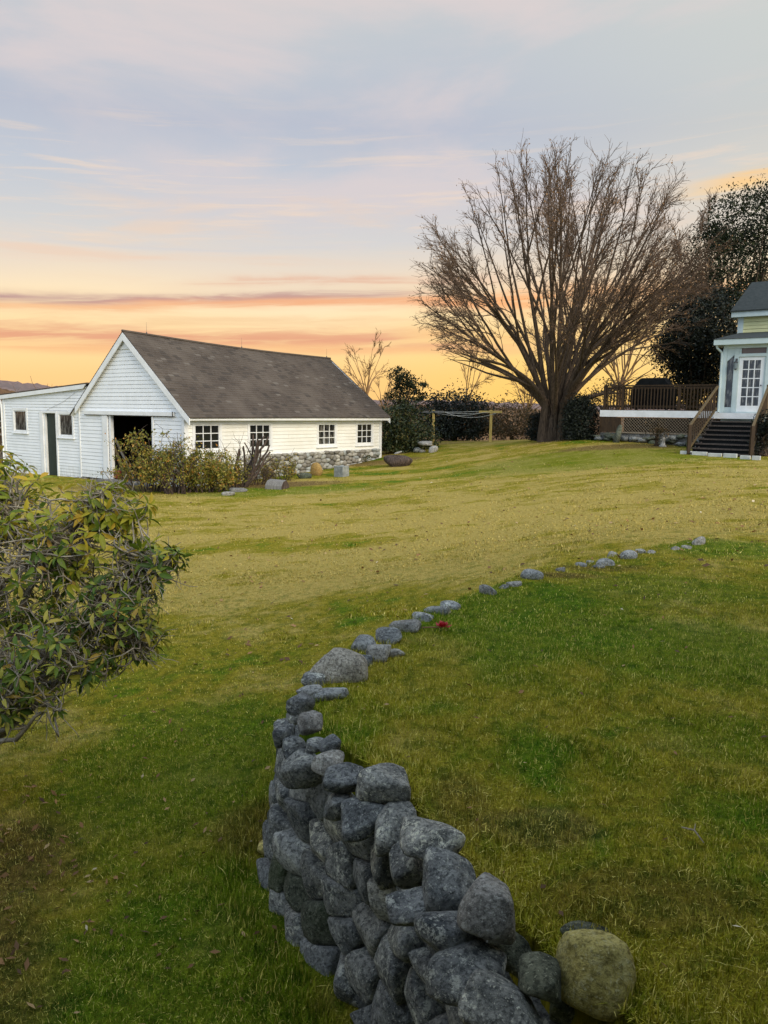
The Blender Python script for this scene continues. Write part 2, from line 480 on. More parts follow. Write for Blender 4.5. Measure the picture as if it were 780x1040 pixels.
M_RED = leafmat('red_petal', [(0, (.30, .008, .015)), (.6, (.50, .02, .03)), (1, (.60, .06, .07))], .4, .2)

# ------------------------------------------------------------------ terrain
WALL = np.array([(4.25, 10.35), (3.2, 9.40), (2.35, 8.65), (1.62, 8.15), (1.02, 7.40), (.52, 6.70), (.08, 5.98), (-.32, 5.25), (-.55, 4.62),
                 (-.56, 4.20), (-.34, 3.80), (-.02, 3.32), (.22, 2.84), (.38, 2.46), (.52, 2.12), (.80, 1.80), (1.5, 1.60), (3.0, 1.4), (6.0, 1.2)])
CTRL = np.array([(-3, 0, 2.8), (0, -1, 2.8), (3, -1, 2.8), (-6, 3, 2.85), (-3, 5, 2.8), (-.8, 4.5, 2.74), (-1, 9, 2.72), (0, 7.2, 2.52), (2, 9.4, 2.12), (4.3, 10.7, 1.74),
    (8, 12.5, 1.62), (15, 14, 1.5), (-2, 15, 2.75), (2, 15, 2.3), (7, 20, 1.6), (-7, 27, 2.73), (-12.2, 31, 2.8), (-17, 34.5, 2.9), (-3.9, 31, 2.56), (-.2, 36, 2.15),
    (2.5, 30, 2.1), (6, 25, 1.75), (8.2, 31.6, 1.04), (7.4, 34, 1.12), (12, 27, 1.34), (6, 40, 1.38), (2, 40, 1.55), (13, 33, 1.0), (20, 25, 1.0), (-20, 20, 3.0),
    (-15, 10, 2.95), (20, 45, 1.2), (-15, 50, 3.5), (0, 48, 2.2), (10, 48, 1.6), (8, 3, 2.3), (10, 8, 1.7), (16, 6, 1.7)])
def _U(r2): return np.where(r2 < 1e-9, 0.0, r2 * np.log(np.maximum(r2, 1e-9)))
_P = CTRL[:, :2]; _n = len(_P)
_K = _U(((_P[:, None] - _P[None]) ** 2).sum(-1)) + np.eye(_n) * 2.0
_A = np.zeros((_n + 3, _n + 3)); _A[:_n, :_n] = _K; _A[:_n, _n] = 1; _A[:_n, _n+1:] = _P; _A[_n, :_n] = 1; _A[_n+1:, :_n] = _P.T
_sol = np.linalg.solve(_A, np.concatenate([CTRL[:, 2], np.zeros(3)]))
def lower_drop(x, y):
    xc = np.clip(x, -30, 26); yc = np.clip(y, -4, 55)
    r = np.full(x.shape, _sol[_n]) + _sol[_n+1] * xc + _sol[_n+2] * yc
    for k in range(_n):
        r = r + _sol[k] * _U((xc - _P[k, 0]) ** 2 + (yc - _P[k, 1]) ** 2)
    return np.clip(r, .7, 3.6)
UPPOLY = np.concatenate([[(40, 1.0)], WALL[::-1], [(7.5, 12.2), (14, 14), (40, 15)]])
def wall_sd(x, y):
    d = np.full(x.shape, 1e9)
    for a, b in zip(WALL[:-1], WALL[1:]):
        ab = b - a; L2 = (ab ** 2).sum()
        t = np.clip(((x - a[0]) * ab[0] + (y - a[1]) * ab[1]) / L2, 0, 1)
        d = np.minimum(d, (x - a[0] - t * ab[0]) ** 2 + (y - a[1] - t * ab[1]) ** 2)
    d = np.sqrt(d)
    ins = np.zeros(x.shape, bool)
    n = len(UPPOLY)
    for k in range(n):
        x1, y1 = UPPOLY[k]; x2, y2 = UPPOLY[(k + 1) % n]
        cnd = ((y1 > y) != (y2 > y))
        xi = x1 + (y - y1) / ((y2 - y1) if abs(y2 - y1) > 1e-9 else 1e-9) * (x2 - x1)
        ins ^= cnd & (x < xi)
    return np.where(ins, d, -d)
def sst(v, a, b):
    t = np.clip((v - a) / (b - a), 0, 1); return t * t * (3 - 2 * t)
def lumps(x, y):
    return .020 * np.sin(x * 1.9 + 1.3 * np.sin(y * .8)) * np.sin(y * 1.6 + .7) + .012 * np.sin(x * 4.3 + y * 2.7) * np.sin(y * 3.9 - x * 1.1) + .007 * np.sin(x * 9.1 + 2 * np.sin(y * 5)) * np.sin(y * 8.3)
def height(x, y):
    x = np.asarray(x, float); y = np.asarray(y, float)
    low = lower_drop(x, y)
    sd = wall_sd(x, y)
    upp = 1.71 - .016 * np.clip(y - 3, 0, 8) + .02 * np.clip(2.6 - y, 0, 3)
    w = sst(sd, -.03, .10)
    far_end = sst(x - (y - 10) * .3, 3.6, 9.0)          # the terrace runs out into the lawn
    w = w * (1 - far_end) + far_end * sst(sd, .2, 3.5)
    w = w * (1 - sst(x, 11, 22))
    drop = low * (1 - w) + np.minimum(upp, low) * w
    z = EYE - drop + lumps(x, y) * (1 - .5 * sst(y, 18, 30))
    r = np.hypot(x, y * 1.0)
    fall = sst(y, 47, 140) * 22 + sst(r, 60, 400) * 8
    fall = np.where(x < -22, np.maximum(fall, sst(-x, 22, 160) * 16), fall)
    return z - fall
def hz(x, y): return float(height(np.array([float(x)]), np.array([float(y)]))[0])
def ground_at(px, py):
    """where the line of sight through a point of the photograph meets the ground"""
    d = ray(px, py); t = 1.0; prev = 1.0
    while t < 120:
        p = Vector((0, 0, EYE)) + d * t
        if p.z < hz(p.x, p.y):
            lo, hi = prev, t
            for _ in range(14):
                mid = (lo + hi) / 2; p = Vector((0, 0, EYE)) + d * mid
                if p.z < hz(p.x, p.y): hi = mid
                else: lo = mid
            return Vector((0, 0, EYE)) + d * hi
        prev = t; t += .25
    return None

def axis(lo, hi, step, far_lo, far_hi, g=1.13):
    a = list(np.arange(lo, hi + 1e-6, step)); s = step
    while a[-1] < far_hi: s *= g; a.append(a[-1] + s)
    s = step
    while a[0] > far_lo: s *= g; a.insert(0, a[0] - s)
    return np.array(a)
gx = axis(-5.0, 7.0, .075, -4000, 4000); gy = axis(1.0, 12.5, .075, -60, 5000)
GX, GY = np.meshgrid(gx, gy, indexing='xy')
GZ = height(GX.ravel(), GY.ravel()).reshape(GX.shape)
nx, ny = len(gx), len(gy)
idx = np.arange(nx * ny).reshape(ny, nx)
gf = np.stack([idx[:-1, :-1], idx[:-1, 1:], idx[1:, 1:], idx[1:, :-1]], -1).reshape(-1, 4)

def blob(t, x, y, cx, cy, rx, ry, wob):
    """0..1 patch round a place on the lawn, with a ragged edge"""
    ex = t.m('POWER', t.m('DIVIDE', t.m('SUBTRACT', x, cx), rx), 2.0)
    ey = t.m('POWER', t.m('DIVIDE', t.m('SUBTRACT', y, cy), ry), 2.0)
    d = t.m('ADD', t.m('ADD', ex, ey), t.m('MULTIPLY', wob, 1.6))
    return t.m('SUBTRACT', 1.0, t.sstep(d, .35, 1.45))
def grass_colour(t, blade):
    v = pos(t); x, y, z = t.xyz(v)
    v2 = t.comb(x, y, 0.0)
    nbig = t.noise(v2, .55, 4, .55, .4); nmid = t.noise(v2, 2.1, 5, .62, .5); nsm = t.noise(v2, 14, 5, .7); nfine = t.noise(v2, 60, 4, .7)
    band_ = t.noise(t.vm('MULTIPLY', v2, (.10, .55, 1)), 1.0, 4, .6)
    wob = t.m('SUBTRACT', nmid, .5)
    green = t.mix(t.sstep(nsm, .3, .7), (.060, .125, .004), (.140, .205, .008))
    olive = t.mix(t.sstep(nsm, .3, .7), (.195, .168, .011), (.325, .265, .024))
    straw = t.mix(t.sstep(nsm, .3, .7), (.37, .275, .065), (.53, .40, .125))
    k = t.m('ADD', t.m('MULTIPLY', nbig, .55), t.m('MULTIPLY', nmid, .45))
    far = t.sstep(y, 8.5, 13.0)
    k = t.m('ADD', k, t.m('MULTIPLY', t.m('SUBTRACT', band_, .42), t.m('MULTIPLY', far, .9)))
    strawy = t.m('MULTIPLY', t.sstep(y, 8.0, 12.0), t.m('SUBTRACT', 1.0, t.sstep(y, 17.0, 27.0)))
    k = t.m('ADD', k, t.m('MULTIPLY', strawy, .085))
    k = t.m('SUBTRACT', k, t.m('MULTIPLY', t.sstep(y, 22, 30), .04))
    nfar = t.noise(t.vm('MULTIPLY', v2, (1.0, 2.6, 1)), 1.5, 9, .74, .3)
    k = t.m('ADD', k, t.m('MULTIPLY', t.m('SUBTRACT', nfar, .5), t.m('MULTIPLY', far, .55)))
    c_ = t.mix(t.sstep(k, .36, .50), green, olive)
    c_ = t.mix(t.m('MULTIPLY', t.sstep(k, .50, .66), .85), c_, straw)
    # greener strips and thatch-brown places
    for (cx, cy, rx, ry, colr, amt) in [
            (1.1, 6.3, 1.1, 1.2, green, .75), (2.3, 5.4, 1.0, .8, green, .7), (-.25, 3.62 + .55, .30, .42, green, .8), (4.2, 9.4, .9, .7, green, .8), (2.7, 7.2, .9, .7, green, .5),
            (-1.6, 5.8, 1.0, 1.3, green, .7), (-.9, 3.4, .8, 1.2, green, .75), (.9, 5.0, .35, .5, green, .6), (1.9, 3.9, .5, .35, green, .5), (1.3, 4.6, .5, .4, olive, .5), (-3.5, 25.2, 3.5, 1.3, green, .55), (-.1, 4.5, .35, .5, olive, .6), (7, 27, 5, 3, green, .5)]:
        c_ = t.mix(t.m('MULTIPLY', blob(t, x, y, cx, cy, rx, ry, wob), amt), c_, colr)
    brown = t.mix(t.sstep(nsm, .35, .65), (.055, .032, .014), (.17, .095, .036))
    soil = t.mix(t.sstep(nsm, .35, .65), (.09, .055, .025), (.26, .16, .07))
    for (cx, cy, rx, ry, colr, amt) in [
            (.66, 3.02, .26, .16, soil, .5), (.36, 3.2, .14, .3, brown, .4), (-2.6, 4.1, .75, .9, brown, .75), (-2.2, 3.2, .7, .7, brown, .55), (-.75, 4.75, .35, .35, brown, .5),
            (.95, 2.55, .4, .2, brown, .4), (1.55, 7.75, .8, .14, brown, .65), (2.3, 8.2, .6, .2, brown, .5), (-4.3, 27.4, 3.0, 1.0, soil, .85), (-8.8, 27.3, 2.4, 1.6, soil, .55), (-.1, 34.2, 2.0, 1.0, soil, .7),
            (3.6, 39.5, 4.0, 1.0, brown, .5), (9.0, 29.6, 2.5, .7, soil, .75), (7.5, 33.4, 1.6, .9, soil, .5)]:
        c_ = t.mix(t.m('MULTIPLY', blob(t, x, y, cx, cy, rx, ry, wob), amt), c_, colr)
    ncl = t.noise(v2, 6.5, 6, .68, .6)
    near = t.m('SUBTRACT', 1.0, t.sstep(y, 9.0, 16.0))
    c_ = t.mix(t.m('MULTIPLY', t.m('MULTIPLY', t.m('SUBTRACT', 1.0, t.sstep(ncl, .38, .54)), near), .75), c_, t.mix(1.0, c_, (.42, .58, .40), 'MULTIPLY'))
    if blade:
        i = isl(t)
        c_ = t.mix(t.sstep(i, .70, .95), c_, t.mix(t.sstep(i, .9, .97), straw, (.52, .41, .16)))
        c_ = t.mix(t.m('MULTIPLY', t.m('SUBTRACT', 1.0, t.sstep(i, 0.0, .5)), .7), c_, t.mix(1.0, c_, (.36, .48, .3), 'MULTIPLY'))
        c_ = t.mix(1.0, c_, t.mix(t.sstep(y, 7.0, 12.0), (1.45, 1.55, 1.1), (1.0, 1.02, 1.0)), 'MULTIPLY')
        return c_, None
    # dark gaps between the blades, and small pale flecks of clipped straw
    c_ = t.mix(t.m('MULTIPLY', t.m('SUBTRACT', 1.0, t.sstep(nfine, .36, .54)), .6), c_, t.mix(1.0, c_, (.35, .36, .3), 'MULTIPLY'))
    farv = t.sstep(y, 46, 120)
    c_ = t.mix(farv, c_, (.075, .055, .035))
    return c_, (nsm, nfine)
def fn_ground(t, p):
    c_, (a, b) = grass_colour(t, False)
    bump(t, p, t.m('ADD', a, t.m('MULTIPLY', b, .6)), .9, .05)
    return c_
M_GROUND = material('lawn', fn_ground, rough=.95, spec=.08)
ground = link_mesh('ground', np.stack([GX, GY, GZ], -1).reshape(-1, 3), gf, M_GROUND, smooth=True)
tag(ground, kind='structure')

# ------------------------------------------------------------------ grass blades
def fn_blade(t, p):
    return grass_colour(t, True)[0]
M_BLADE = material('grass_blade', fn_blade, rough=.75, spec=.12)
def in_view(x, y, z, m=30):
    iv = np.array(CR3.inverted())
    p = np.stack([x, y, z - EYE], -1) @ iv.T
    zc = -p[:, 2]
    u = 390 + FPX * p[:, 0] / zc; v = 520 - FPX * p[:, 1] / zc
    return (zc > .3) & (u > -m) & (u < 780 + m) & (v > -m) & (v < 1040 + m)
def blades(x, y, length, width, lean=.55, seed=1, segs=2):
    r = np.random.default_rng(seed)
    n = len(x); z = height(x, y) - .006
    a = r.uniform(0, 2 * np.pi, n); b = a + r.normal(0, .6, n)
    L = length * r.uniform(.45, 1.25, n); w = width * r.uniform(.6, 1.3, n)
    ln = L * np.abs(r.normal(0, lean, n)).clip(0, 1.3)
    px_, py_ = np.cos(a + np.pi / 2) * w / 2, np.sin(a + np.pi / 2) * w / 2
    hx, hy = np.cos(b), np.sin(b)
    hgt = np.sqrt(np.maximum(L ** 2 - np.minimum(ln, L * .95) ** 2, (L * .25) ** 2))
    base = np.stack([x, y, z], -1)
    off = np.stack([px_, py_, np.zeros(n)], -1)
    mid = base + np.stack([hx * ln * .38, hy * ln * .38, hgt * .6], -1)
    tip = base + np.stack([hx * ln, hy * ln, hgt], -1)
    vs = np.stack([base - off, base + off, mid + off * .75, mid - off * .75, tip], 1)      # 5 per blade
    k = np.arange(n)[:, None] * 5
    f3 = np.concatenate([k + np.array([[0, 1, 2]]), k + np.array([[0, 2, 3]]), k + np.array([[3, 2, 4]])])
    return vs.reshape(-1, 3), f3
def scatter(n, ymin, ymax, power, seed, keep=None):
    r = np.random.default_rng(seed)
    y = ymin + (ymax - ymin) * r.uniform(0, 1, n) ** power
    x = r.uniform(-.56, .56, n) * (y + .8)
    z = height(x, y)
    m_ = in_view(x, y, z) & (np.abs(wall_sd(x, y)) > .09)
    x, y = x[m_], y[m_]
    if keep is not None:
        m_ = keep(x, y, r); x, y = x[m_], y[m_]
    return x, y
gv, gfc = [], []; cnt = 0
def add_blades(x, y, **k):
    global cnt
    v_, f_ = blades(x, y, **k)
    gv.append(v_); gfc.append(f_ + cnt); cnt += len(v_)
clump = lambda x, y: np.sin(x * 5.1 + 1.7 * np.sin(y * 3.3)) * np.sin(y * 4.7 + 1.2 * np.sin(x * 2.9)) + .5 * np.sin(x * 13 + y * 3) * np.sin(y * 11 - x * 5)
x, y = scatter(330000, 1.7, 6.2, 1.1, 11)
add_blades(x, y, length=.032, width=.0036, lean=1.2, seed=21)
x, y = scatter(220000, 1.7, 6.5, 1.0, 12, lambda x, y, r: clump(x, y) + r.normal(0, .25, len(x)) > .35)
add_blades(x, y, length=.042, width=.0042, lean=1.0, seed=22)
x, y = scatter(190000, 6.0, 13.0, 1.15, 13)
add_blades(x, y, length=.028, width=.0075, lean=1.1, seed=23)
x, y = scatter(110000, 12.0, 34.0, 1.2, 14)
add_blades(x, y, length=.030, width=.022, lean=.9, seed=24)
x, y = scatter(150000, 9.0, 30.0, 1.2, 18, lambda x, y, r: clump(x * .45, y * .45) + r.normal(0, .2, len(x)) > .75)
add_blades(x, y, length=.055, width=.015, lean=.8, seed=28)
# long dry grass hanging along the wall's inner edge
xs, ys = scatter(260000, 1.7, 9.5, 1.0, 15, lambda x, y, r: (wall_sd(x, y) > .1) & (wall_sd(x, y) < .13 + .16 * np.abs(r.normal(0, 1, len(x)))))
add_blades(xs, ys, length=.060, width=.004, lean=1.2, seed=25)
xs, ys = scatter(16000, 1.8, 3.6, 1.0, 16, lambda x, y, r: (wall_sd(x, y) > .10) & (wall_sd(x, y) < .65) & (clump(x + 3, y) > .3))
add_blades(xs, ys, length=.085, width=.003, lean=1.6, seed=26)
# uncut grass against the wall's foot
xs, ys = scatter(160000, 2.0, 6.0, 1.0, 17, lambda x, y, r: (wall_sd(x, y) < -.22) & (wall_sd(x, y) > -.30 - .14 * np.abs(r.normal(0, 1, len(x)))))
add_blades(xs, ys, length=.075, width=.005, lean=.5, seed=27)
grass = link_mesh('grass', np.concatenate(gv), np.concatenate(gfc), M_BLADE)
tag(grass, 'short patchy green and straw coloured lawn grass', 'grass', kind='stuff')

# fallen leaves, straws and twigs lying in the grass
def flat_bits(x, y, size, asp, seed, lift=.02):
    r = np.random.default_rng(seed); n = len(x)
    z = height(x, y) + lift * r.uniform(.5, 1.5, n)
    a = r.uniform(0, 2*np.pi, n); s = size * r.uniform(.5, 1.5, n)
    d = np.stack([np.cos(a), np.sin(a), r.normal(0, .3, n)], -1) * s[:, None] / 2
    e = np.stack([-np.sin(a), np.cos(a), r.normal(0, .4, n)], -1) * (s * asp)[:, None] / 2
    c_ = np.stack([x, y, z], -1)
    vs = np.stack([c_ - d, c_ + e, c_ + d, c_ - e + np.array([0, 0, .004])], 1).reshape(-1, 3)
    k = np.arange(n)[:, None] * 4
    return vs, np.concatenate([k + np.array([[0, 1, 2]]), k + np.array([[0, 2, 3]])])
x, y = scatter(5200, 2.2, 7.5, 1.0, 31, lambda x, y, r: (x < -.5) & (np.exp(-((x + 2.5) / .8) ** 2 - ((y - 4.1) / 1.0) ** 2) * .8 + .07 > r.uniform(0, 1, len(x))))
v1_, f1_ = flat_bits(x, y, .045, .4, 41, .02)
x, y = scatter(420, 1.9, 14, 1.0, 32)
v2_, f2_ = flat_bits(x, y, .036, .38, 42, .02)
x, y = scatter(1500, 8, 33, 1.0, 33)
v3_, f3_ = flat_bits(x, y, .07, .5, 43, .02)
litter = link_mesh('fallen_leaves', np.concatenate([v1_, v2_, v3_]), np.concatenate([f1_, f2_ + len(v1_), f3_ + len(v1_) + len(v2_)]), M_DEAD)
tag(litter, 'dry brown and tan leaves scattered over the lawn', 'leaves', kind='stuff')

# ------------------------------------------------------------------ far hills with bare woods
def hill(name, dist, fn_top, a0, a1, depth, n=420, rows=10, mat=None, seed=3):
    r = np.random.default_rng(seed); vs = []
    az_ = np.linspace(a0, a1, n)
    ph = r.uniform(0, 6.28, 8)
    for k in range(rows + 1):
        f = k / rows
        rad = dist + depth * f
        prof = math.sin(f * math.pi / 2) ** .9
        for i, a in enumerate(az_):
            top = EYE + math.tan(R(fn_top(a))) * dist * 1.0
            tree = (r.uniform(-1, 1) * .0016 + .0011 * math.sin(a * 9 + ph[0]) * math.sin(a * 23 + ph[1])) * dist * (1 if k else 0)
            z = -34 + (top + 34) * prof + tree
            vs.append((math.sin(R(a)) * rad, math.cos(R(a)) * rad, z))
    ix = np.arange(n * (rows + 1)).reshape(rows + 1, n)
    f4 = np.stack([ix[:-1, :-1], ix[:-1, 1:], ix[1:, 1:], ix[1:, :-1]], -1).reshape(-1, 4)
    o = link_mesh(name, vs, f4, mat, smooth=True)
    tag(o, kind='structure'); return o
def fn_hill(a, b, d):
    def fn(t, p):
        v = pos(t); n = t.noise(v, .035, 8, .7); n2 = t.noise(v, .006, 4, .6)
        c_ = t.mix(t.sstep(n, .35, .66), a, b)
        return t.mix(t.m('MULTIPLY', t.sstep(n2, .5, .66), .6), c_, d)
    return fn
M_HILL = material('bare_woods_with_haze_tint', fn_hill((.16, .115, .105), (.24, .17, .15), (.13, .11, .105)), rough=1, spec=0)  # grey-mauve of bare woods, with distance haze put into the colour
M_HILL2 = material('nearer_brown_woods', fn_hill((.10, .06, .035), (.21, .125, .065), (.07, .06, .04)), rough=1, spec=0)
hill('far_hill', 2400, lambda a: 1.05 + 1.75 * sst(-np.array(a), 16, 33) - .15 * math.sin(a * .11) + .1 * math.sin(a * .31), -62, 62, 500, mat=M_HILL, seed=4)
hill('near_hill', 700, lambda a: .55 + 1.05 * float(sst(-np.array(a), 22, 28)) + .18 * math.sin(a * .23 + 1), -62, 62, 240, n=700, mat=M_HILL2, seed=5)

# ------------------------------------------------------------------ rocks
def ico(sub):
    import bmesh
    bm = bmesh.new(); bmesh.ops.create_icosphere(bm, subdivisions=sub, radius=1)
    bm.verts.ensure_lookup_table()
    v = np.array([x_.co[:] for x_ in bm.verts]); f = np.array([[q.index for q in p.verts] for p in bm.faces], dtype=np.int32); bm.free()
    v /= np.linalg.norm(v, axis=1)[:, None]
    return v, f
ICO = {k: ico(k) for k in (2, 3, 4, 5)}
def fractal(p, r, f0=2.0, oct_=5, gain=.5):
    out = np.zeros(len(p)); amp = 1.0; f = f0
    for _ in range(oct_):
        s = np.zeros(len(p))
        for _k in range(3):
            k = r.normal(0, 1, 3); k /= np.linalg.norm(k)
            s += np.sin(p @ k * f * r.uniform(.8, 1.3) + r.uniform(0, 6.28) + 1.5 * np.sin(p @ r.normal(0, 1, 3) * f * .5))
        out += amp * s / 3; amp *= gain; f *= 2.05
    return out
def planes_radius(d, N, dist, p=9.0):
    dots = np.maximum(d @ N.T, 0) / dist[None]
    return (dots ** p).sum(1) ** (-1 / p)
def rock_verts(size, seed, sub=3, p=9, npl=16, rough=.05, yaw=0.0, tilt=0.0):
    r = np.random.default_rng(seed); d, f = ICO[sub]
    N = r.normal(0, 1, (npl, 3)); N /= np.linalg.norm(N, axis=1)[:, None]
    N = np.concatenate([N, np.eye(3), -np.eye(3)])
    dist = np.concatenate([r.uniform(.72, 1.12, npl), np.ones(6)])
    rad = planes_radius(d, N, dist, p)
    v = d * rad[:, None]
    v *= (1 + rough * fractal(v, r, 2.4, 6, .55))[:, None]
    v = v * (np.array(size) / 2)
    M = np.array((Matrix.Rotation(yaw, 3, 'Z') @ Matrix.Rotation(tilt, 3, 'Y')))
    return v @ M.T, f
def stone(name, centre, size, seed, mat, parent=None, sub=3, **k):
    v, f = rock_verts(size, seed, sub, **k)
    return link_mesh(name, v + np.array(centre), f, mat, parent, smooth=True)

# ------------------------------------------------------------------ the curved dry stone retaining wall
wall = empty('stone_wall', (-.3, 3.9, -1.05), 'curved dry stone retaining wall of lichened grey boulders holding up the grass terrace', 'stone wall')
SMAT = [M_STONE, M_STONE, M_STONE, M_BLUE, M_PALE, M_MOSSY]
# hand-placed stones on the crest: centre in the photo, width and height there, height of its centre below the eye, material
CAPS = [
    (343.5, 678, 54, 40, 1.63, M_PALE, .75), (369, 655, 27, 21, 1.64, M_BLUE, .8), (395, 648, 26, 21, 1.64, M_BLUE, .8), (413, 637, 31, 16, 1.64, M_PALE, .8), (430, 629, 21, 16, 1.65, M_BLUE, .9),
    (444, 622, 23, 16, 1.65, M_BLUE, .9), (458, 617, 21, 13, 1.66, M_BLUE, .9), (385, 664, 22, 19, 1.64, M_PALE, .8), (402, 664, 22, 11, 1.67, M_PALE, .8), (370, 673, 17, 17, 1.68, M_STONE, .8),
    (335, 705, 32, 14, 1.67, M_BLUE, .9), (314, 702, 24, 8, 1.65, M_BLUE, .9), (319, 692, 22, 18, 1.68, M_STONE, .9), (306, 716, 28, 25, 1.66, M_STONE, .9), (314, 736, 25, 24, 1.62, M_PALE, .9),
    (287, 747, 22, 31, 1.68, M_STONE, .9), (336, 758, 22, 19, 1.66, M_STONE, .9), (320, 758, 16, 15, 1.68, M_STONE, .9), (304, 781, 40, 33, 1.78, M_STONE, .9), (332, 776, 32, 22, 1.70, M_PALE, .9),
    (350, 792, 38, 27, 1.68, M_STONE, .95), (389, 796, 46, 35, 1.64, M_STONE, .95), (439, 855, 58, 37, 1.62, M_STONE, .9), (455, 893, 56, 48, 1.68, M_STONE, .85), (492, 925, 48, 54, 1.62, M_PALE, .8),
    (418, 925, 46, 28, 1.76, M_STONE, .9), (459, 947, 64, 44, 1.72, M_STONE, .9), (472, 993, 62, 50, 1.76, M_STONE, .85), (511, 1022, 66, 48, 1.76, M_STONE, .85), (549, 994, 34, 38, 1.70, M_MOSSY, .8),
    (420, 880, 40, 40, 1.78, M_STONE, .9), (372, 828, 44, 36, 1.76, M_STONE, .9), (402, 842, 38, 40, 1.76, M_STONE, .9), (298, 760, 26, 24, 1.72, M_STONE, .9), (344, 820, 30, 30, 1.80, M_STONE, .9),
    (521, 966, 40, 34, 1.80, M_MOSSY, .9), (586, 1022, 40, 30, 1.86, M_MOSSY, .9), (356, 686, 20, 14, 1.70, M_STONE, .9), (300, 728, 18, 16, 1.72, M_STONE, .9),
]
for k, (px, py, w, h, drop, mt, dep) in enumerate(CAPS):
    c3 = on_plane(px, py, drop)
    dist = (c3 - Vector((0, 0, EYE))).length
    sx = w * dist / FPX * 1.08; sv = h * dist / FPX * 1.12
    ang = math.atan2(EYE - c3.z, math.hypot(c3.x, c3.y))
    sz = max(sv * math.cos(ang) * .9, sx * .36); sz = min(sz, sx * .95)
    sy = max(min(sv * 1.05, sx * 1.3), sx * dep * .8)
    face = math.atan2(c3.x, c3.y)
    stone('stone', c3, (sx, sy, sz), 100 + k, mt, wall, sub=4 if py > 730 else 3, yaw=-face + random.uniform(-.25, .25), tilt=random.uniform(-.12, .12), rough=.035 if py > 800 else .045, p=13, npl=12)

# face stones: cells packed on the outer face
class Path:
    def __init__(self, pts):
        self.p = [Vector((a, b, 0)) for a, b in pts]; self.s = [0]
        for a, b in zip(self.p[:-1], self.p[1:]): self.s.append(self.s[-1] + (b - a).length)
    def at(self, s):
        for k in range(len(self.p) - 1):
            if s <= self.s[k+1] or k == len(self.p) - 2:
                f = (s - self.s[k]) / (self.s[k+1] - self.s[k])
                a, b = self.p[k], self.p[k+1]
                t = (b - a).normalized()
                lo = self.p[max(k-1, 0)]; hi = self.p[min(k+2, len(self.p)-1)]
                t2 = (t + (hi - lo).normalized()).normalized()
                return a.lerp(b, f), t2
FP = Path([(-.20, 5.55), (-.45, 4.98), (-.58, 4.56), (-.56, 4.18), (-.36, 3.80), (-.05, 3.32), (.20, 2.86), (.40, 2.46), (.62, 2.18), (.84, 2.04)])
Ltot = FP.s[-1]
r_ = np.random.default_rng(5)
cells = []
for row, hgt in enumerate((.08, .25, .42, .59, .75)):
    s = r_.uniform(0, .15)
    while s < Ltot:
        cells.append([s + r_.normal(0, .03), hgt + r_.normal(0, .035)])
        s += r_.uniform(.17, .31)
cells = np.array(cells)
for it in range(2):                                                    # a little relaxation so that no two seeds crowd
    for i in range(len(cells)):
        d = cells[i] - cells; l = np.hypot(d[:, 0], d[:, 1]); m_ = (l > 0) & (l < .17)
        if m_.any(): cells[i] += (d[m_] / l[m_][:, None] * (.17 - l[m_])[:, None]).sum(0) * .25
n_face = 0; rest = []
for i, (s, h) in enumerate(cells):
    if s < 0 or s > Ltot - .05: continue
    d3, f3 = ICO[4]
    N, dist = [], []
    for j in range(len(cells)):
        if j == i: continue
        dv = cells[j] - cells[i]; l = math.hypot(*dv)
        if l < .55: N.append((dv[0] / l, 0, dv[1] / l)); dist.append(max(l / 2 * r_.uniform(.97, 1.04), .04))
    for _ in range(5):
        q = np.array([r_.normal(0, .4), 1.0, r_.normal(0, .4)]); q /= np.linalg.norm(q)
        N.append(tuple(q)); dist.append(r_.uniform(.055, .092))
    N.append((0, -1, 0)); dist.append(.2); N.append((0, 0, -1)); dist.append(.24); N.append((0, 0, 1)); dist.append(.13)
    rad = planes_radius(d3, np.array(N), np.array(dist), 17)
    v = d3 * rad[:, None]
    v *= (1 + .06 * fractal(v * 9, np.random.default_rng(900 + i), 1.6, 6, .55))[:, None]
    c0, tg = FP.at(s); nrm = Vector((tg.y, -tg.x, 0))                    # travelling towards the camera, outside is to the right hand
    lean = .14 * (1 - h)                                                # slight batter
    zb = hz(c0.x + nrm.x * .25, c0.y + nrm.y * .25)
    wv = np.array(c0)[None] + v[:, :1] * np.array(tg)[None] + (v[:, 1:2] + lean - .05) * np.array(nrm)[None] + (v[:, 2:3] + h) * np.array((0, 0, 1.0))[None]
    wv[:, 2] += zb - .03
    mt = SMAT[r_.choice([0, 0, 1, 2, 3])] if h > .35 else SMAT[r_.choice([0, 1, 3, 5, 5])]
    if s < .62:
        rest.append((wv, f3))                                          # turned away from the view, edge on
    else:
        link_mesh('stone', wv, f3, mt, wall, smooth=True)
        n_face += 1
n0 = len(rest[0][0])
o = link_mesh('stones_behind', np.concatenate([a for a, b in rest]), np.concatenate([b + i * n0 for i, (a, b) in enumerate(rest)]), M_STONE, wall, smooth=True); o['kind'] = 'stuff'
print('wall stones', len(CAPS), n_face, len(rest))

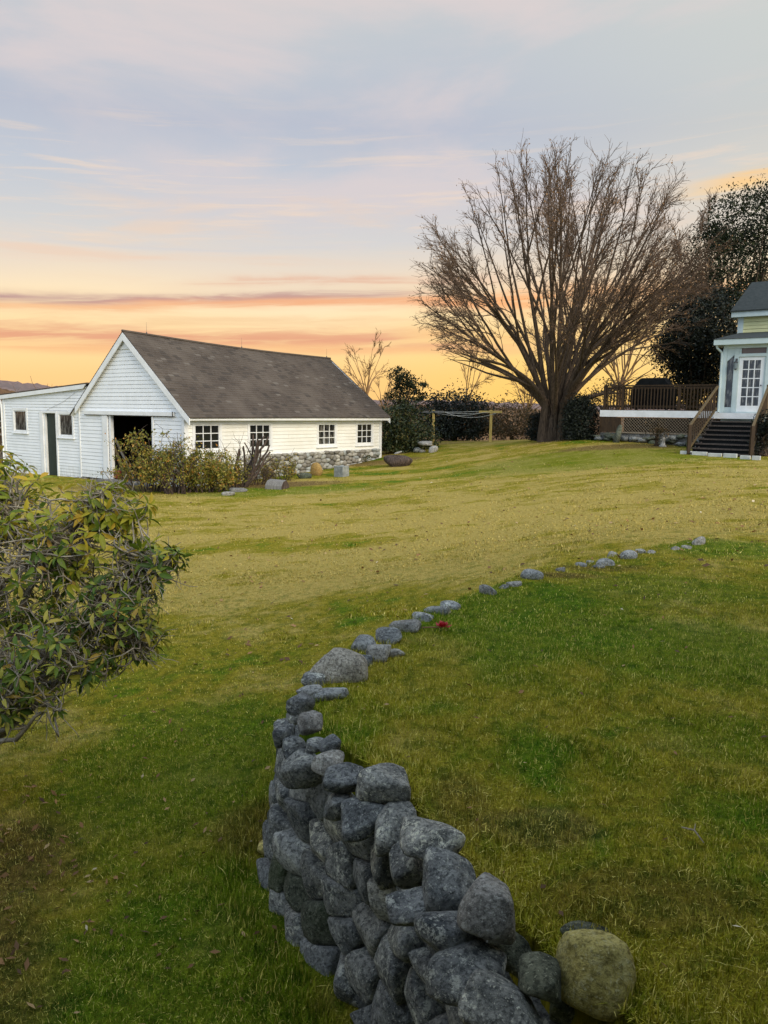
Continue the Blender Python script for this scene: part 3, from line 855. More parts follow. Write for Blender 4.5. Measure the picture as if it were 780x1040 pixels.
# loose stones carrying the line on across the lawn
LOOSE = [(496, 598.5, 20, 11, M_PALE), (522, 592.5, 15, 6, M_PALE), (541, 583, 21, 11, M_BLUE), (570, 578, 11, 5, M_PALE), (592, 573, 13, 5, M_BLUE), (616, 570, 18, 9, M_BLUE), (623.5, 563, 12, 8, M_BLUE),
         (640, 562.5, 17, 10, M_BLUE), (652, 559.5, 11, 5, M_STONE), (662, 560, 8, 4, M_PALE), (686, 556.5, 9, 4, M_PALE), (699, 555.5, 10, 4, M_PALE), (710.5, 549, 12, 9, M_PALE), (608, 575, 14, 5, M_STONE), (601, 571, 9, 5, M_STONE), (512, 596, 10, 4, M_STONE)]
LLAB = ['pale wedge shaped fieldstone in the lawn just past the close set wall stones', 'thin flat pale stone in the lawn between the pale wedge and the blue grey hump', 'blue grey humped fieldstone over bare soil in the broken line of stones',
        'small flat pale stone sunk in grass, first beyond the blue grey humped stone', 'thin bluish stone sunk in grass midway along the broken line', 'blue grey slab in front of a tight cluster of lawn stones',
        'upright rounded bluish stone at the back of the lawn stone cluster', 'broad bluish stone at the right end of the tight lawn cluster', 'small dark stone just past the tight lawn cluster', 'tiny pale stone trailing after the lawn cluster',
        'left of two flat pale slivers before the last stone of the line', 'right of two flat pale slivers before the last stone of the line', 'squarish pale stone standing alone at the far end of the stone line',
        'flat grey stone lying before the tight lawn cluster', 'small grey stone touching the left edge of the tight lawn cluster', 'little grey stone between the pale wedge and the thin flat stone']
for k, (px, py, w, h, mt) in enumerate(LOOSE):
    g = ground_at(px, py + h * .45)
    dist = (g - Vector((0, 0, EYE))).length
    sx = w * dist / FPX * 1.1; sz = max(h * dist / FPX * 1.1, .05)
    o = stone('lawn_stone', g + V(0, sx * .2, sz * .08), (sx, sx * .75, sz * 1.3), 300 + k, mt, yaw=random.uniform(-.3, .3), tilt=random.uniform(-.12, .12))
    tag(own_origin(o, g), LLAB[k], 'stone', 'fieldstones strung across the lawn')
# boulder, slab
g = on_plane(607, 990, 1.70)
o = stone('boulder', g, (.27, .23, .215), 781, M_OCHRE, sub=5, yaw=-.3, tilt=.12, rough=.06, p=12, npl=20)
tag(own_origin(o, g - V(0, 0, .12)), 'big yellowish angular boulder resting on the near end of the stone wall', 'boulder')
g = on_plane(602, 951, 1.735)
o = stone('slab', g, (.24, .10, .05), 778, M_MOSSY, sub=4, yaw=-.25, tilt=.1)
tag(own_origin(o, g - V(0, 0, .03)), 'long thin mossy stone slab just behind the yellowish boulder', 'stone')
for (px, py, w, h, sd, lab) in [(275, 863, 25, 18, 801, 'small yellowish stone lying loose in grass at the foot of the wall'), (278, 886, 22, 16, 802, 'small olive stone half buried below the yellowish one at the wall foot')]:
    g = ground_at(px, py + 6); dist = (g - Vector((0, 0, EYE))).length
    o = stone('loose_stone', g + V(0, .03, .03), (w * dist / FPX, w * dist / FPX * .8, h * dist / FPX), sd, M_OCHRE if sd == 801 else M_MOSSY, sub=4)
    tag(own_origin(o, g), lab, 'stone', 'stones at the wall foot')

# red flower lying in the grass by the wall
g = ground_at(449.5, 641)
fl = empty('red_flower', g, 'small red flower head lying in the grass beside the wall crest', 'flower')
mbf = MB()
for k in range(16):
    a = k * 2.4; el_ = .15 + .075 * k; rr_ = .075 - .003 * k
    d = V(math.cos(a) * math.cos(el_), math.sin(a) * math.cos(el_), math.sin(el_)); s = V(-math.sin(a), math.cos(a), 0)
    b = g + V(0, 0, .03)
    mbf.quad(b, b + d * rr_ * .6 + s * .024, b + d * rr_ + V(0, 0, .012), b + d * rr_ * .6 - s * .024)
mbf.build('petals', M_RED, fl)
mbf = MB(); mbf.tube([g + V(-.16, .01, .025), g + V(-.08, .0, .03), g + V(0, 0, .03)], .006, 5); mbf.build('stem', M_TWIGR, fl)

# sticks in the grass
STK = [(292, 905, 26, .5, 'short pale forked twig lying in dark grass left of the wall'), (703, 855, 22, 1.2, 'thin pale twig lying in the grass on the right of the terrace')]
for px, py, w, a, lab in STK:
    g = ground_at(px, py); dist = (g - Vector((0, 0, EYE))).length; L = w * dist / FPX * 1.2
    q = MB(); d = V(math.cos(-a), math.sin(-a), 0)
    q.tube([g - d * L / 2 + V(0, 0, .03), g + V(.01, .01, .045), g + d * L / 2 + V(0, 0, .03)], [.003, .004, .002], 5)
    q.tube([g + V(.01, .01, .045), g + V(.03, .05, .05)], [.003, .0015], 5)
    tag(own_origin(q.build('twig', M_STEM), g), lab, 'twig')

# ------------------------------------------------------------------ building helpers
U = V(.8, -.6, 0)      # along the gable front, towards the viewer's right
Vd = V(.6, .8, 0)      # into the depth, along the eaves
Z = V(0, 0, 1)
class Frame:
    """a wall plane: a = along, z = up (absolute), o = outward"""
    def __init__(self, origin, along, out): self.o = Vector((origin[0], origin[1], 0)); self.a = Vector(along); self.n = Vector(out)
    def __call__(self, a, z, o=0.0): return self.o + self.a * a + self.n * o + Z * z
    def box(self, mb, a0, a1, z0, z1, o0, o1):
        mb.para(self(a0, z0, o0), self.a * (a1 - a0), Z * (z1 - z0), self.n * (o1 - o0))

def siding(mb, F, z0, z1, outer, holes=(), step=.145, lap=.017):
    z = z0
    r = random.Random(int(z0 * 100) + int(z1 * 31))
    while z < z1 - .01:
        zt = min(z + step, z1)
        a0b, a1b = outer(z); a0t, a1t = outer(zt)
        zm = (z + zt) / 2
        cuts = sorted((h[0], h[1]) for h in holes if h[2] < zm < h[3])
        segs = []; cur = None
        edges = [(a0b, a0t)] + [e for c_ in cuts for e in ((c_[0],) * 2, (c_[1],) * 2)] + [(a1b, a1t)]
        for k in range(0, len(edges), 2):
            (l0, l1), (q0, q1) = edges[k], edges[k+1]
            if q0 - l0 < .01 and q1 - l1 < .01: continue
            # split long courses into boards
            n = max(1, int((q0 - l0) / r.uniform(2.6, 4.2)))
            for j in range(n):
                f0, f1 = j / n, (j + 1) / n
                b0, b1 = l0 + (q0 - l0) * f0, l0 + (q0 - l0) * f1
                t0, t1 = l1 + (q1 - l1) * f0, l1 + (q1 - l1) * f1
                oo = lap + r.uniform(-.003, .003)
                dz = r.uniform(-.004, .004)
                i = len(mb.v)
                mb.v += [tuple(F(b0, z + dz, oo)), tuple(F(b1, z + dz, oo)), tuple(F(t1, zt - .017, .006)), tuple(F(t0, zt - .017, .006)),
                         tuple(F(b0, z + dz, -.035)), tuple(F(b1, z + dz, -.035)), tuple(F(t1, zt + .006, -.034)), tuple(F(t0, zt + .006, -.034))]
                mb.f += [(i, i+1, i+2, i+3), (i+4, i+5, i+1, i), (i+3, i+2, i+6, i+7)]
        z = zt

def window(parent, F, a0, a1, z0, z1, cols, rows, casing=.09, mtrim=None, mglass=None, name='window', sillw=.05, mun=.028):
    mtrim = mtrim or M_TRIM; mglass = mglass or M_GLASS
    mb = MB(); c_ = casing
    F.box(mb, a0 - c_, a0, z0 - c_ * .8, z1 + c_, -.02, .038); F.box(mb, a1, a1 + c_, z0 - c_ * .8, z1 + c_, -.02, .038)
    F.box(mb, a0, a1, z1, z1 + c_, -.02, .036); F.box(mb, a0, a1, z0 - c_ * .8, z0, -.02, .036)
    F.box(mb, a0 - c_ - .03, a1 + c_ + .03, z0 - c_ * .8 - .03, z0 - c_ * .8, -.02, .038 + sillw)
    o = mb.build(name, mtrim, parent)
    mb = MB(); s = .04
    F.box(mb, a0, a0 + s, z0, z1, -.035, .012); F.box(mb, a1 - s, a1, z0, z1, -.035, .012)
    F.box(mb, a0 + s, a1 - s, z0, z0 + s, -.035, .012); F.box(mb, a0 + s, a1 - s, z1 - s, z1, -.035, .012)
    w = (a1 - a0 - 2 * s); h = (z1 - z0 - 2 * s)
    for k in range(1, cols):
        x = a0 + s + w * k / cols; F.box(mb, x - mun / 2, x + mun / 2, z0 + s, z1 - s, -.030, .006)
    for k in range(1, rows):
        y = z0 + s + h * k / rows
        for j in range(cols):
            xa = a0 + s + w * j / cols + (mun / 2 if j else 0); xb = a0 + s + w * (j + 1) / cols - (mun / 2 if j < cols - 1 else 0)
            F.box(mb, xa, xb, y - mun / 2, y + mun / 2, -.028, .004)
    mb.build('sash', mtrim, o)
    mb = MB(); mb.quad(F(a0, z0, -.022), F(a1, z0, -.022), F(a1, z1, -.022), F(a0, z1, -.022)); mb.build('glass', mglass, o)
    return o

# ------------------------------------------------------------------ unseen house, ell and porch roof added behind the camera to shade the lawn
mb = MB()
mb.para(V(-11, -3.2, -1.2), V(24, 0, 0), V(0, -.3, 0), V(0, 0, 4.6)); mb.para(V(-11.4, -3.6, 3.4), V(24.8, 0, 0), V(0, .9, 0), V(0, 0, .2))
mb.para(V(-11.4, -2.7, 3.62), V(24.8, 0, 0), V(0, -4.5, 1.6), V(0, 0, .2)); mb.para(V(2.5, -3.18, -1.2), V(8, 0, 0), V(0, 5.7, 0), V(0, 0, 4.6)); mb.poly([V(2.2, 2.8, 3.42), V(10.8, 2.8, 3.42), V(6.5, 2.8, 5.4)], V(0, -6.2, 0)); mb.para(V(-2.0, -3.19, -.05), V(5.0, 0, 0), V(0, 3.3, 0), V(0, 0, .12))
mb.para(V(-6.5, -3.19, 2.45), V(13, 0, 0), V(0, 4.15, 0), V(0, 0, .16))
for px_ in (-1.9, 2.8): mb.para(V(px_, -.05, -1.2), V(.14, 0, 0), V(0, .14, 0), V(0, 0, 1.14))
tag(mb.build('unseen_shade_house', M_HOUSEW), kind='structure')

# ------------------------------------------------------------------ barn
B0 = V(-7.0, 27.0, 0)
BW, BL, GZ0 = 6.5, 11.3, -1.05
FG = Frame(B0, -U, -Vd)          # gable front, a runs to the viewer's left
FL = Frame(B0, Vd, U)            # long eave wall
FB = Frame(B0 - U * BW, Vd, -U)
FR = Frame(B0 + Vd * BL, -U, Vd)
SL = .83
PK = 4.50
def ridge_z(t): 
    f = t / BL
    return PK - .27 * f - .08 * math.sin(math.pi * min(max(f, 0), 1))
def roof_z(s, t):
    """roof surface height at distance s from the long wall plane across the barn"""
    rz = ridge_z(t); e = PK - SL * BW / 2
    half = BW / 2
    return rz - (rz - e) * abs(s - half) / half
barn = empty('barn', B0 + Z * GZ0 - U * 3, 'white clapboard gabled barn with grey shingle roof, open dark doorway and lean-to wing', 'barn')
DOOR = (1.80, 4.53, -1.02, 1.44)
WINS = [(.42, 1.57), (3.04, 4.15), (6.96, 8.07), (9.56, 10.65)]
WZ = (.27, 1.17)
mb = MB()
EAVE_Z = PK - SL * BW / 2
def gable_outer(z):
    if z <= EAVE_Z: return (0.0, BW)
    d = (z - EAVE_Z) / SL; return (min(d, BW/2 - .005), max(BW - d, BW/2 + .005))
siding(mb, FG, GZ0 + .02, PK - .04, gable_outer, [DOOR])
mb.build('gable_wall', M_WHITE, barn)
mb = MB()
siding(mb, FL, .03, EAVE_Z - .08, lambda z: (0, BL), [(a, b, *WZ) for a, b in WINS])
siding(mb, FL, GZ0, .03, lambda z: (0, 3.0), [])
mb.build('eave_wall', M_CREAM, barn)
mb = MB()
siding(mb, FR, -.5, PK - .40, lambda z: (0, BW) if z < EAVE_Z else (min((z - EAVE_Z) / (SL*.93), BW/2 - .01), max(BW - (z - EAVE_Z) / (SL*.93), BW/2 + .01)))
siding(mb, FB, -1.2, EAVE_Z, lambda z: (0, BL))
mb.build('rear_wall', M_WHITE, barn)
# dark inner lining and floor
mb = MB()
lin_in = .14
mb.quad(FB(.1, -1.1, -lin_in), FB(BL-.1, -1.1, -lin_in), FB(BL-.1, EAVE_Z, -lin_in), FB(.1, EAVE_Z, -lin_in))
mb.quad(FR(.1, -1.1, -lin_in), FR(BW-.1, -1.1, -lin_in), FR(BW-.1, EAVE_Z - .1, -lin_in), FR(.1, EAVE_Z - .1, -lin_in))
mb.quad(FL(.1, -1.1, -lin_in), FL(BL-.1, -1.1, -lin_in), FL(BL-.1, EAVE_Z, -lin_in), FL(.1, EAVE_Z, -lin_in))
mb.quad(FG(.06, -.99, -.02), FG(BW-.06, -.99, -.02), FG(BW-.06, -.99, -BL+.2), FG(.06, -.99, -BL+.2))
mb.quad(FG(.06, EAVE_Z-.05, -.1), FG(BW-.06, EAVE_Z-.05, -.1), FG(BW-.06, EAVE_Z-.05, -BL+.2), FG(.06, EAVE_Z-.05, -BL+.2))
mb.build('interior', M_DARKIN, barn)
# roof: lapped courses that follow the sagging ridge, both slopes
def roof_slope(sgn, mb):
    half = BW / 2; over = .46; ncol = 14
    ncrs = 34; r = random.Random(4)
    t0, t1 = -.16, BL + .16
    def P(f, t, lift):
        # f 0 at ridge .. 1 at eave edge
        d = f * (half + over)
        rz = ridge_z(t); e = EAVE_Z
        zz = rz - (rz - e) * d / half
        s = half - sgn * d
        return FG(s, zz + lift, -t)
    for k in range(ncrs):
        f0, f1 = k / ncrs, (k + 1) / ncrs
        cols = 46; off = r.uniform(0, .2)
        xs_ = [t0] + sorted(min(max(t0 + (j + off + r.uniform(-.12, .12)) * (t1 - t0) / cols, t0 + .02), t1 - .02) for j in range(1, cols)) + [t1]
        for a, b in zip(xs_[:-1], xs_[1:]):
            lf = .024 + r.uniform(-.004, .006)
            i = len(mb.v)
            top0, top1 = P(f0 - (.006 if k else 0), a, .010), P(f0 - (.006 if k else 0), b, .010)
            bt0, bt1 = P(f1, a, lf), P(f1, b, lf)
            mb.v += [tuple(p) for p in (top0, top1, bt1, bt0, P(f1, a, -.002), P(f1, b, -.002))]
            q = (i, i+1, i+2, i+3) if sgn > 0 else (i+3, i+2, i+1, i)
            mb.f += [q, (i+3, i+2, i+5, i+4)]
mb = MB(); roof_slope(1, mb); roof_slope(-1, mb)
roof = mb.build('roof', M_ROOF, barn)
mb = MB()                                                    # solid deck under the shingles
for sgn in (1, -1):
    n = 10
    for k in range(n):
        ta, tb = -.15 + (BL + .30) * k / n, -.15 + (BL + .30) * (k + 1) / n
        def Q(d, t, dz):
            rz = ridge_z(t); return FG(BW/2 - sgn * d, rz - (rz - EAVE_Z) * d / (BW/2) + dz, -t)
        mb.quad(Q(0, ta, -.035), Q(0, tb, -.035), Q(BW/2 + .45, tb, -.035), Q(BW/2 + .45, ta, -.035))
        mb.quad(Q(0, ta, -.004), Q(0, tb, -.004), Q(BW/2 + .45, tb, -.004), Q(BW/2 + .45, ta, -.004))
mb.build('roof_boards', M_GREYW, roof)
mb = MB()
mb.tube([FG(BW/2, ridge_z(t) + .03, -t) for t in np.linspace(-.17, BL + .17, 16)], .05, 6)
mb.build('ridge_cap', M_ROOF, roof)
# rake boards, cornice, corner boards
def rake(sgn, t, o, dmax):
    mb = MB()
    d0, d1 = 0, dmax
    def Q(d, dz): 
        rz = ridge_z(t); return FG(BW/2 - sgn * d, rz - (rz - EAVE_Z) * d / (BW/2) + dz, o)
    lo = -.03 if o > 0 else -.07
    pts = [Q(d0, lo), Q(d1, lo), Q(d1, -.27), Q(d0, -.30)]
    mb.poly(pts, (-Vd) * .04)
    return mb.build('rake_board', M_TRIM, barn)
rake(1, 0, .125, BW/2 + .45); rake(-1, 0, .125, 3.30)
rake(1, BL, -BL - .16, BW/2 + .45); rake(-1, BL, -BL - .16, BW/2 + .45)
# soffit strips under the overhangs
mb = MB()
def soffit(sgn):
    def Q(d, o): return FG(BW/2 - sgn * d, PK - SL * d - .045, o)
    mb.poly([Q(0, .005), Q(BW/2 + .44, .005), Q(BW/2 + .44, .124), Q(0, .124)], (0, 0, .008))
soffit(1); soffit(-1)
pk = FG(BW/2, PK - .31, .016)
mb.build('soffit', M_TRIM, barn); mb = MB()
mb.poly([FG(BW/2 - .30, PK - .62, .022), FG(BW/2 + .30, PK - .62, .022), FG(BW/2, PK - .33, .022)], (-Vd) * .025)
mb.build('gable_panel', M_TRIM, barn)
mb = MB()
ez = EAVE_Z - SL * .42
FL.box(mb, -.12, BL + .15, ez - .12, ez + .0, .36, .40)          # fascia
FL.box(mb, -.12, BL + .15, ez - .13, ez - .12, .0, .40)          # soffit
FL.box(mb, .12, BL - .12, ez - .26, ez - .132, .022, .05)        # frieze board
mb.build('cornice', M_TRIM, barn)
mb = MB()
FG.box(mb, -.03, .12, GZ0, EAVE_Z - .12, -.03, .045); FL.box(mb, .002, .13, GZ0, ez - .135, .002, .034)
mb.build('corner_board', M_TRIM, barn); mb = MB()
FL.box(mb, BL - .12, BL + .02, -.45, ez - .135, .002, .05); FR.box(mb, -.05, .14, -.45, EAVE_Z - .2, .002, .05)
mb.build('corner_board', M_TRIM, barn); mb = MB()
FG.box(mb, BW - .04, BW + .05, GZ0, EAVE_Z - .1, .003, .034)
mb.build('corner_board', M_TRIM, barn); mb = MB()
FL.box(mb, 3.0, BL - .13, -.01, .04, .005, .05)
mb.build('water_table', M_TRIM, barn)
for k, (a, b) in enumerate(WINS):
    window(barn, FL, a, b, *WZ, 3, 3, .10, mglass=M_GLASS2 if k in (2,) else M_GLASS)
# door opening: casing, sliding track with its rail, plank leaning inside
mb = MB()
FG.box(mb, DOOR[1], DOOR[1] + .30, DOOR[2], DOOR[3] + .02, .024, .07)
FG.box(mb, DOOR[1] - .14, DOOR[1] - .002, DOOR[2], DOOR[3], -.12, .0)
mb.build('door_frame', M_TRIM, barn); mb = MB(); FG.box(mb, DOOR[0] - .10, DOOR[0], DOOR[2], DOOR[3], .022, .05); mb.build('door_frame', M_TRIM, barn); mb = MB()
FG.box(mb, DOOR[1] + .31, DOOR[1] + .37, DOOR[2] - .03, DOOR[3], .022, .06)
mb.build('door_frame', M_TRIM, barn)
mb = MB(); FG.box(mb, .5, 6.05, 1.46, 1.60, .025, .10); tr = mb.build('door_track', M_TRIM, barn)
mb = MB(); FG.box(mb, .52, 6.03, 1.435, 1.458, .03, .085); FG.box(mb, .50, .53, 1.42, 1.62, .102, .12); mb.build('rail', M_METAL, tr)
mb = MB(); FG.box(mb, 1.2, DOOR[1] + .1, -1.12, -1.0, -.05, .55); FG.box(mb, 1.4, DOOR[1] - .1, -1.2, -1.121, -.03, .40); mb.build('door_sill', M_GREYW, barn)
# lightning rods
for t in (.9, 5.7, BL - .1):
    mb = MB(); b = FG(BW/2, ridge_z(t) + .06, -t)
    mb.tube([b, b + Z * .2, b + Z * .42], [.006, .005, .003], 5); mb.tube([b, b + Z * .06], [.035, .02], 6); mb.build('lightning_rod', M_METAL, barn)
# stone foundation under the long wall: fitted stones pressed into a mortar bed
mb = MB(); FL.box(mb, 2.9, BL - .1, -1.3, .0, -.2, -.03)
fnd = mb.build('foundation', M_FOUND, barn)
vs_, fs_, n0 = [], [], 0
r_ = np.random.default_rng(19)
cc_ = []
for zrow in np.arange(-1.15, .06, .155):
    a = 2.9 + r_.uniform(0, .3)
    while a < BL - .1:
        cc_.append((a, zrow + r_.normal(0, .045))); a += r_.uniform(.17, .48)
cc_ = np.array(cc_); asp_ = np.array([.62, 1.0])
d3, f3 = ICO[2]
for i, q in enumerate(cc_):
    dv = (cc_ - q) * asp_; l = np.hypot(dv[:, 0], dv[:, 1])
    m_ = (l > 1e-6) & (l < .5)
    N = np.stack([dv[m_, 0] / l[m_], np.zeros(m_.sum()), dv[m_, 1] / l[m_]], -1); dist = l[m_] / 2 * .98
    N = np.concatenate([N, [(0, 1, 0), (0, -1, 0), (0, 0, 1), (1, 0, 0), (-1, 0, 0)], [(r_.normal(0, .4), .9, r_.normal(0, .4))]]); dist = np.concatenate([dist, [r_.uniform(.10, .16), .12, min(max(.01 - q[1], .02), .2), min(BL - .11 - q[0], .3), .3, r_.uniform(.08, .12)]])
    v = d3 * planes_radius(d3, N, dist, 12)[:, None]
    v[:, 0] /= asp_[0]
    v[:, 0] += q[0]; v[:, 2] += q[1]
    wv = np.array(FL.o)[None] + v[:, :1] * np.array(FL.a)[None] + v[:, 1:2] * np.array(FL.n)[None] + v[:, 2:3] * np.array(Z)[None]
    vs_.append(wv); fs_.append(f3 + n0); n0 += len(wv)
def fn_fs(t, p):
    i = isl(t); n = t.noise(pos(t), 9, 6, .65)
    c_ = t.ramp(i, [(0, (.12, .11, .095)), (.3, (.30, .28, .24)), (.6, (.46, .44, .38)), (.85, (.34, .37, .37)), (1, (.62, .60, .54))])
    bump(t, p, n, .6, .02)
    return t.mix(t.m('MULTIPLY', t.sstep(n, .35, .65), .5), c_, (.13, .12, .10))
M_FSTONE = material('foundation_face_stone', fn_fs, rough=.9, spec=.2)
link_mesh('facing', np.concatenate(vs_), np.concatenate(fs_), M_FSTONE, fnd, smooth=True)

# lean-to wing on the left of the gable
LW = 12.5
wing = MB()
FW = Frame(B0 - Vd * -.02, -U, -Vd)
wtop = lambda s: 2.20 + (2.62 - 2.20) * (LW - s) / (LW - 5.8)
W1 = (10.60, 11.62, .68, 1.56); WD = (8.24, 9.22, -1.15, 1.48); W2 = (7.04, 8.03, .57, 1.45)
def wouter(z):
    # the top course line slopes with the roof
    if z <= EAVE_Z: return (BW + .05, LW)
    lo_ = max(5.75, BW - (z - EAVE_Z) / SL + .05)
    if z <= 2.13: return (lo_, LW)
    s = LW - (z - 2.20) / .42 * (LW - 5.8)
    return (lo_, max(lo_ + .01, min(LW, s)))
siding(wing, FW, -1.16, 2.56, wouter, [W1, WD, W2], step=.125)
wroot = wing.build('wing', M_WHITE, barn)
mb = MB()
FWL = Frame(B0 - U * LW, Vd, -U)
siding(mb, FWL, -1.3, 2.2, lambda z: (0, 5.0)); mb.build('wing_side', M_WHITE, wroot)
mb = MB()
pts = [FW(LW + .14, wtop(LW + .14) + .02, .12), FW(5.75, wtop(5.75) + .02, .12), FW(5.75, wtop(5.75) - .1, -5.0), FW(LW + .14, wtop(LW + .14) - .1, -5.0)]
mb.poly(pts, (0, 0, .05)); mb.build('wing_roof', M_ROOF, wroot)
mb = MB()
mb.poly([FW(LW + .14, wtop(LW + .14) - .15, .09), FW(6.05, wtop(6.05) - .15, .09), FW(5.82, wtop(5.82) + .015, .09), FW(LW + .14, wtop(LW + .14) + .015, .09)], (-Vd) * .035)
FW.box(mb, LW - .10, LW + .03, -1.3, wtop(LW) - .16, .002, .045)
mb.build('wing_trim', M_TRIM, wroot)
mb = MB(); mb.tube([FW(LW + .12, wtop(LW) - .1, .10), FW(LW + .10, wtop(LW) - .28, .07), FW(LW + .07, 1.6, .07), FW(LW + .07, -1.1, .07)], .04, 7); mb.build('downspout', M_TRIM, wroot)
window(wroot, FW, *W1, 1, 1, .11, mglass=M_GLASS2); window(wroot, FW, *W2, 1, 1, .11, mglass=M_GLASS2)
mb = MB()
FW.box(mb, WD[1], WD[1] + .26, WD[2], WD[3] + .08, .0, .05); FW.box(mb, WD[0] - .09, WD[0], WD[2], WD[3] + .08, .0, .05); FW.box(mb, WD[0], WD[1], WD[3], WD[3] + .08, .0, .048)
FW.box(mb, WD[1] - .10, WD[1] - .002, WD[2], WD[3], -.14, -.002)
mb.build('door_frame', M_TRIM, wroot)
mb = MB(); FW.box(mb, WD[0], WD[1] - .10, WD[2], WD[3], -.13, -.09); FW.box(mb, WD[0] + .12, WD[1] - .22, WD[2] + .3, -.1, -.089, -.075); FW.box(mb, WD[0] + .12, WD[1] - .22, .1, WD[3] - .2, -.089, -.075)
dr = mb.build('door', M_GREEN, wroot)
mb = MB(); p = FW(WD[0] + .07, .05, -.07); mb.tube([p, p - Vd * .05], [.02, .03], 8); mb.build('handle', M_METAL, dr)
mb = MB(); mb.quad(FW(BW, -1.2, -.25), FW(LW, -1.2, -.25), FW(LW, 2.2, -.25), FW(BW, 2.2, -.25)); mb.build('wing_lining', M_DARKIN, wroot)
mb = MB(); mb.tube([FW(8.9, 1.60, .03), FW(7.6, 1.95, .028), FW(6.75, 2.30, .03)], .004, 5); mb.build('cable', M_GREYW, wroot)
for k in range(5):
    a = 5.2 + k * .55
    gz = GZ0 - .12
    stone('foundation_stone', FG(a, gz, -.02), (.50, .3, .22), 500 + k, M_FOUND, wroot, yaw=-.64)

# things leaning inside the doorway
pb = FG(4.05, -.98, -.35); q = MB(); q.beam(pb, FG(4.42, .25, -.12), .16, .03, up=tuple(Vd))
tag(own_origin(q.build('plank', M_RAILW), pb), 'tan plank leaning inside the barn doorway', 'plank')
pb = FG(3.75, -.98, -.5); q = MB(); q.beam(pb, FG(4.38, .55, -.16), .07, .05, up=tuple(Vd))
tag(own_origin(q.build('pole', M_GREYW), pb), 'thin dark pole leaning behind the plank in the barn doorway', 'pole')
pb = FG(4.25, -.98, -.15)
fc = empty('fuel_can', pb, 'small dull red can on the floor just inside the barn doorway', 'can')
q = MB(); q.lathe(pb, [(.12, 0), (.13, .02), (.13, .26), (.11, .30), (.03, .32)], 14); q.build('body', m_plain('dull_red_paint', (.22, .03, .025), (.15, .025, .02), 6, .5), fc)
q = MB(); q.tube([pb + V(-.08, 0, .31), pb + V(-.08, 0, .37), pb + V(.06, 0, .37), pb + V(.06, 0, .31)], .012, 6); q.build('handle', M_METAL, fc)
q = MB(); q.tube([pb + V(.09, 0, .28), pb + V(.15, 0, .36)], [.02, .012], 7); q.build('spout', M_METAL, fc)

# stones, blocks and logs along the barn's foot
def base_thing(px, py): return ground_at(px, py)
g = base_thing(318, 483); 
o = stone('round_stone', g + V(.1, .15, .24), (.66, .42, .66), 601, M_ORANGE, sub=4, yaw=-.6, tilt=.2, p=7, rough=.03); tag(own_origin(o, g), 'round orange tan boulder propped against the barn foundation', 'boulder')
g = base_thing(301, 480)
o = stone('grey_stone', g + V(.1, .12, .14), (.60, .40, .34), 602, M_STONE, sub=4, yaw=-.5); tag(own_origin(o, g), 'grey boulder left of the orange tan boulder by the barn foundation', 'boulder')
g = base_thing(308, 486)
o = stone('tan_stone', g + V(.05, .1, .08), (.62, .4, .26), 603, M_MOSSY, sub=4, yaw=-.5); tag(own_origin(o, g), 'low olive tan stone in front of the grey and orange boulders', 'stone')
g = base_thing(343, 484.5)
q = MB(); cxy = g
bx_ = U * .46; by_ = Vd * .38
q.para(g - U * .2 - Z * .04, bx_, by_, Z * .46)
cb = q.build('concrete_block', M_BLOCK); tag(own_origin(cb, g), 'squared grey concrete block standing in grass below the third barn window', 'block')
bv = cb.modifiers.new('edge', 'BEVEL'); bv.width = .018; bv.segments = 2
g = base_thing(281, 496)
lg = empty('split_log', g, 'short split log with bark lying at the edge of the shrub bed by the barn', 'log')
q = MB(); ax = U * .82 + Vd * .15; ax.normalize(); sd = Z.cross(ax)
sect = [(-.27, 0), (.27, 0), (.22, .16), (.06, .33), (-.14, .28), (-.25, .14)]
n_ = len(sect); P0 = [g - ax * .30 + sd * a + Z * (b - .02) for a, b in sect]; P1 = [g + ax * .36 + sd * a * .93 + Z * (b * .95 - .02) for a, b in sect]
for k in range(n_): q.quad(P0[k], P0[(k+1) % n_], P1[(k+1) % n_], P1[k])
q.build('bark', M_GREYW, lg)
q = MB(); i = len(q.v); q.v += [tuple(p) for p in P0] + [tuple(p) for p in P1]; q.f += [tuple(range(n_))[::-1]]; q.v = q.v[:n_]; q.build('cut_end', M_STUMP, lg)
q = MB(); q.v = [tuple(p) for p in P1]; q.f = [tuple(range(n_))]; q.build('cut_end', M_STUMP, lg)
for k, (px, py, w, h, lab) in enumerate([(243, 499, 15, 4, 'flat pale stone on bare soil, right one of the two edging the shrub bed'), (232, 503, 12, 4, 'flat pale stone on bare soil, left one of the two edging the shrub bed')]):
    g = base_thing(px, py); d = g.y / FPX
    o = stone('edging_stone', g + Z * .04, (w * d * 1.3, w * d * .9, h * d * 1.4), 620 + k, M_PALE, sub=3); tag(own_origin(o, g), lab, 'stone', 'stones edging the shrub bed')
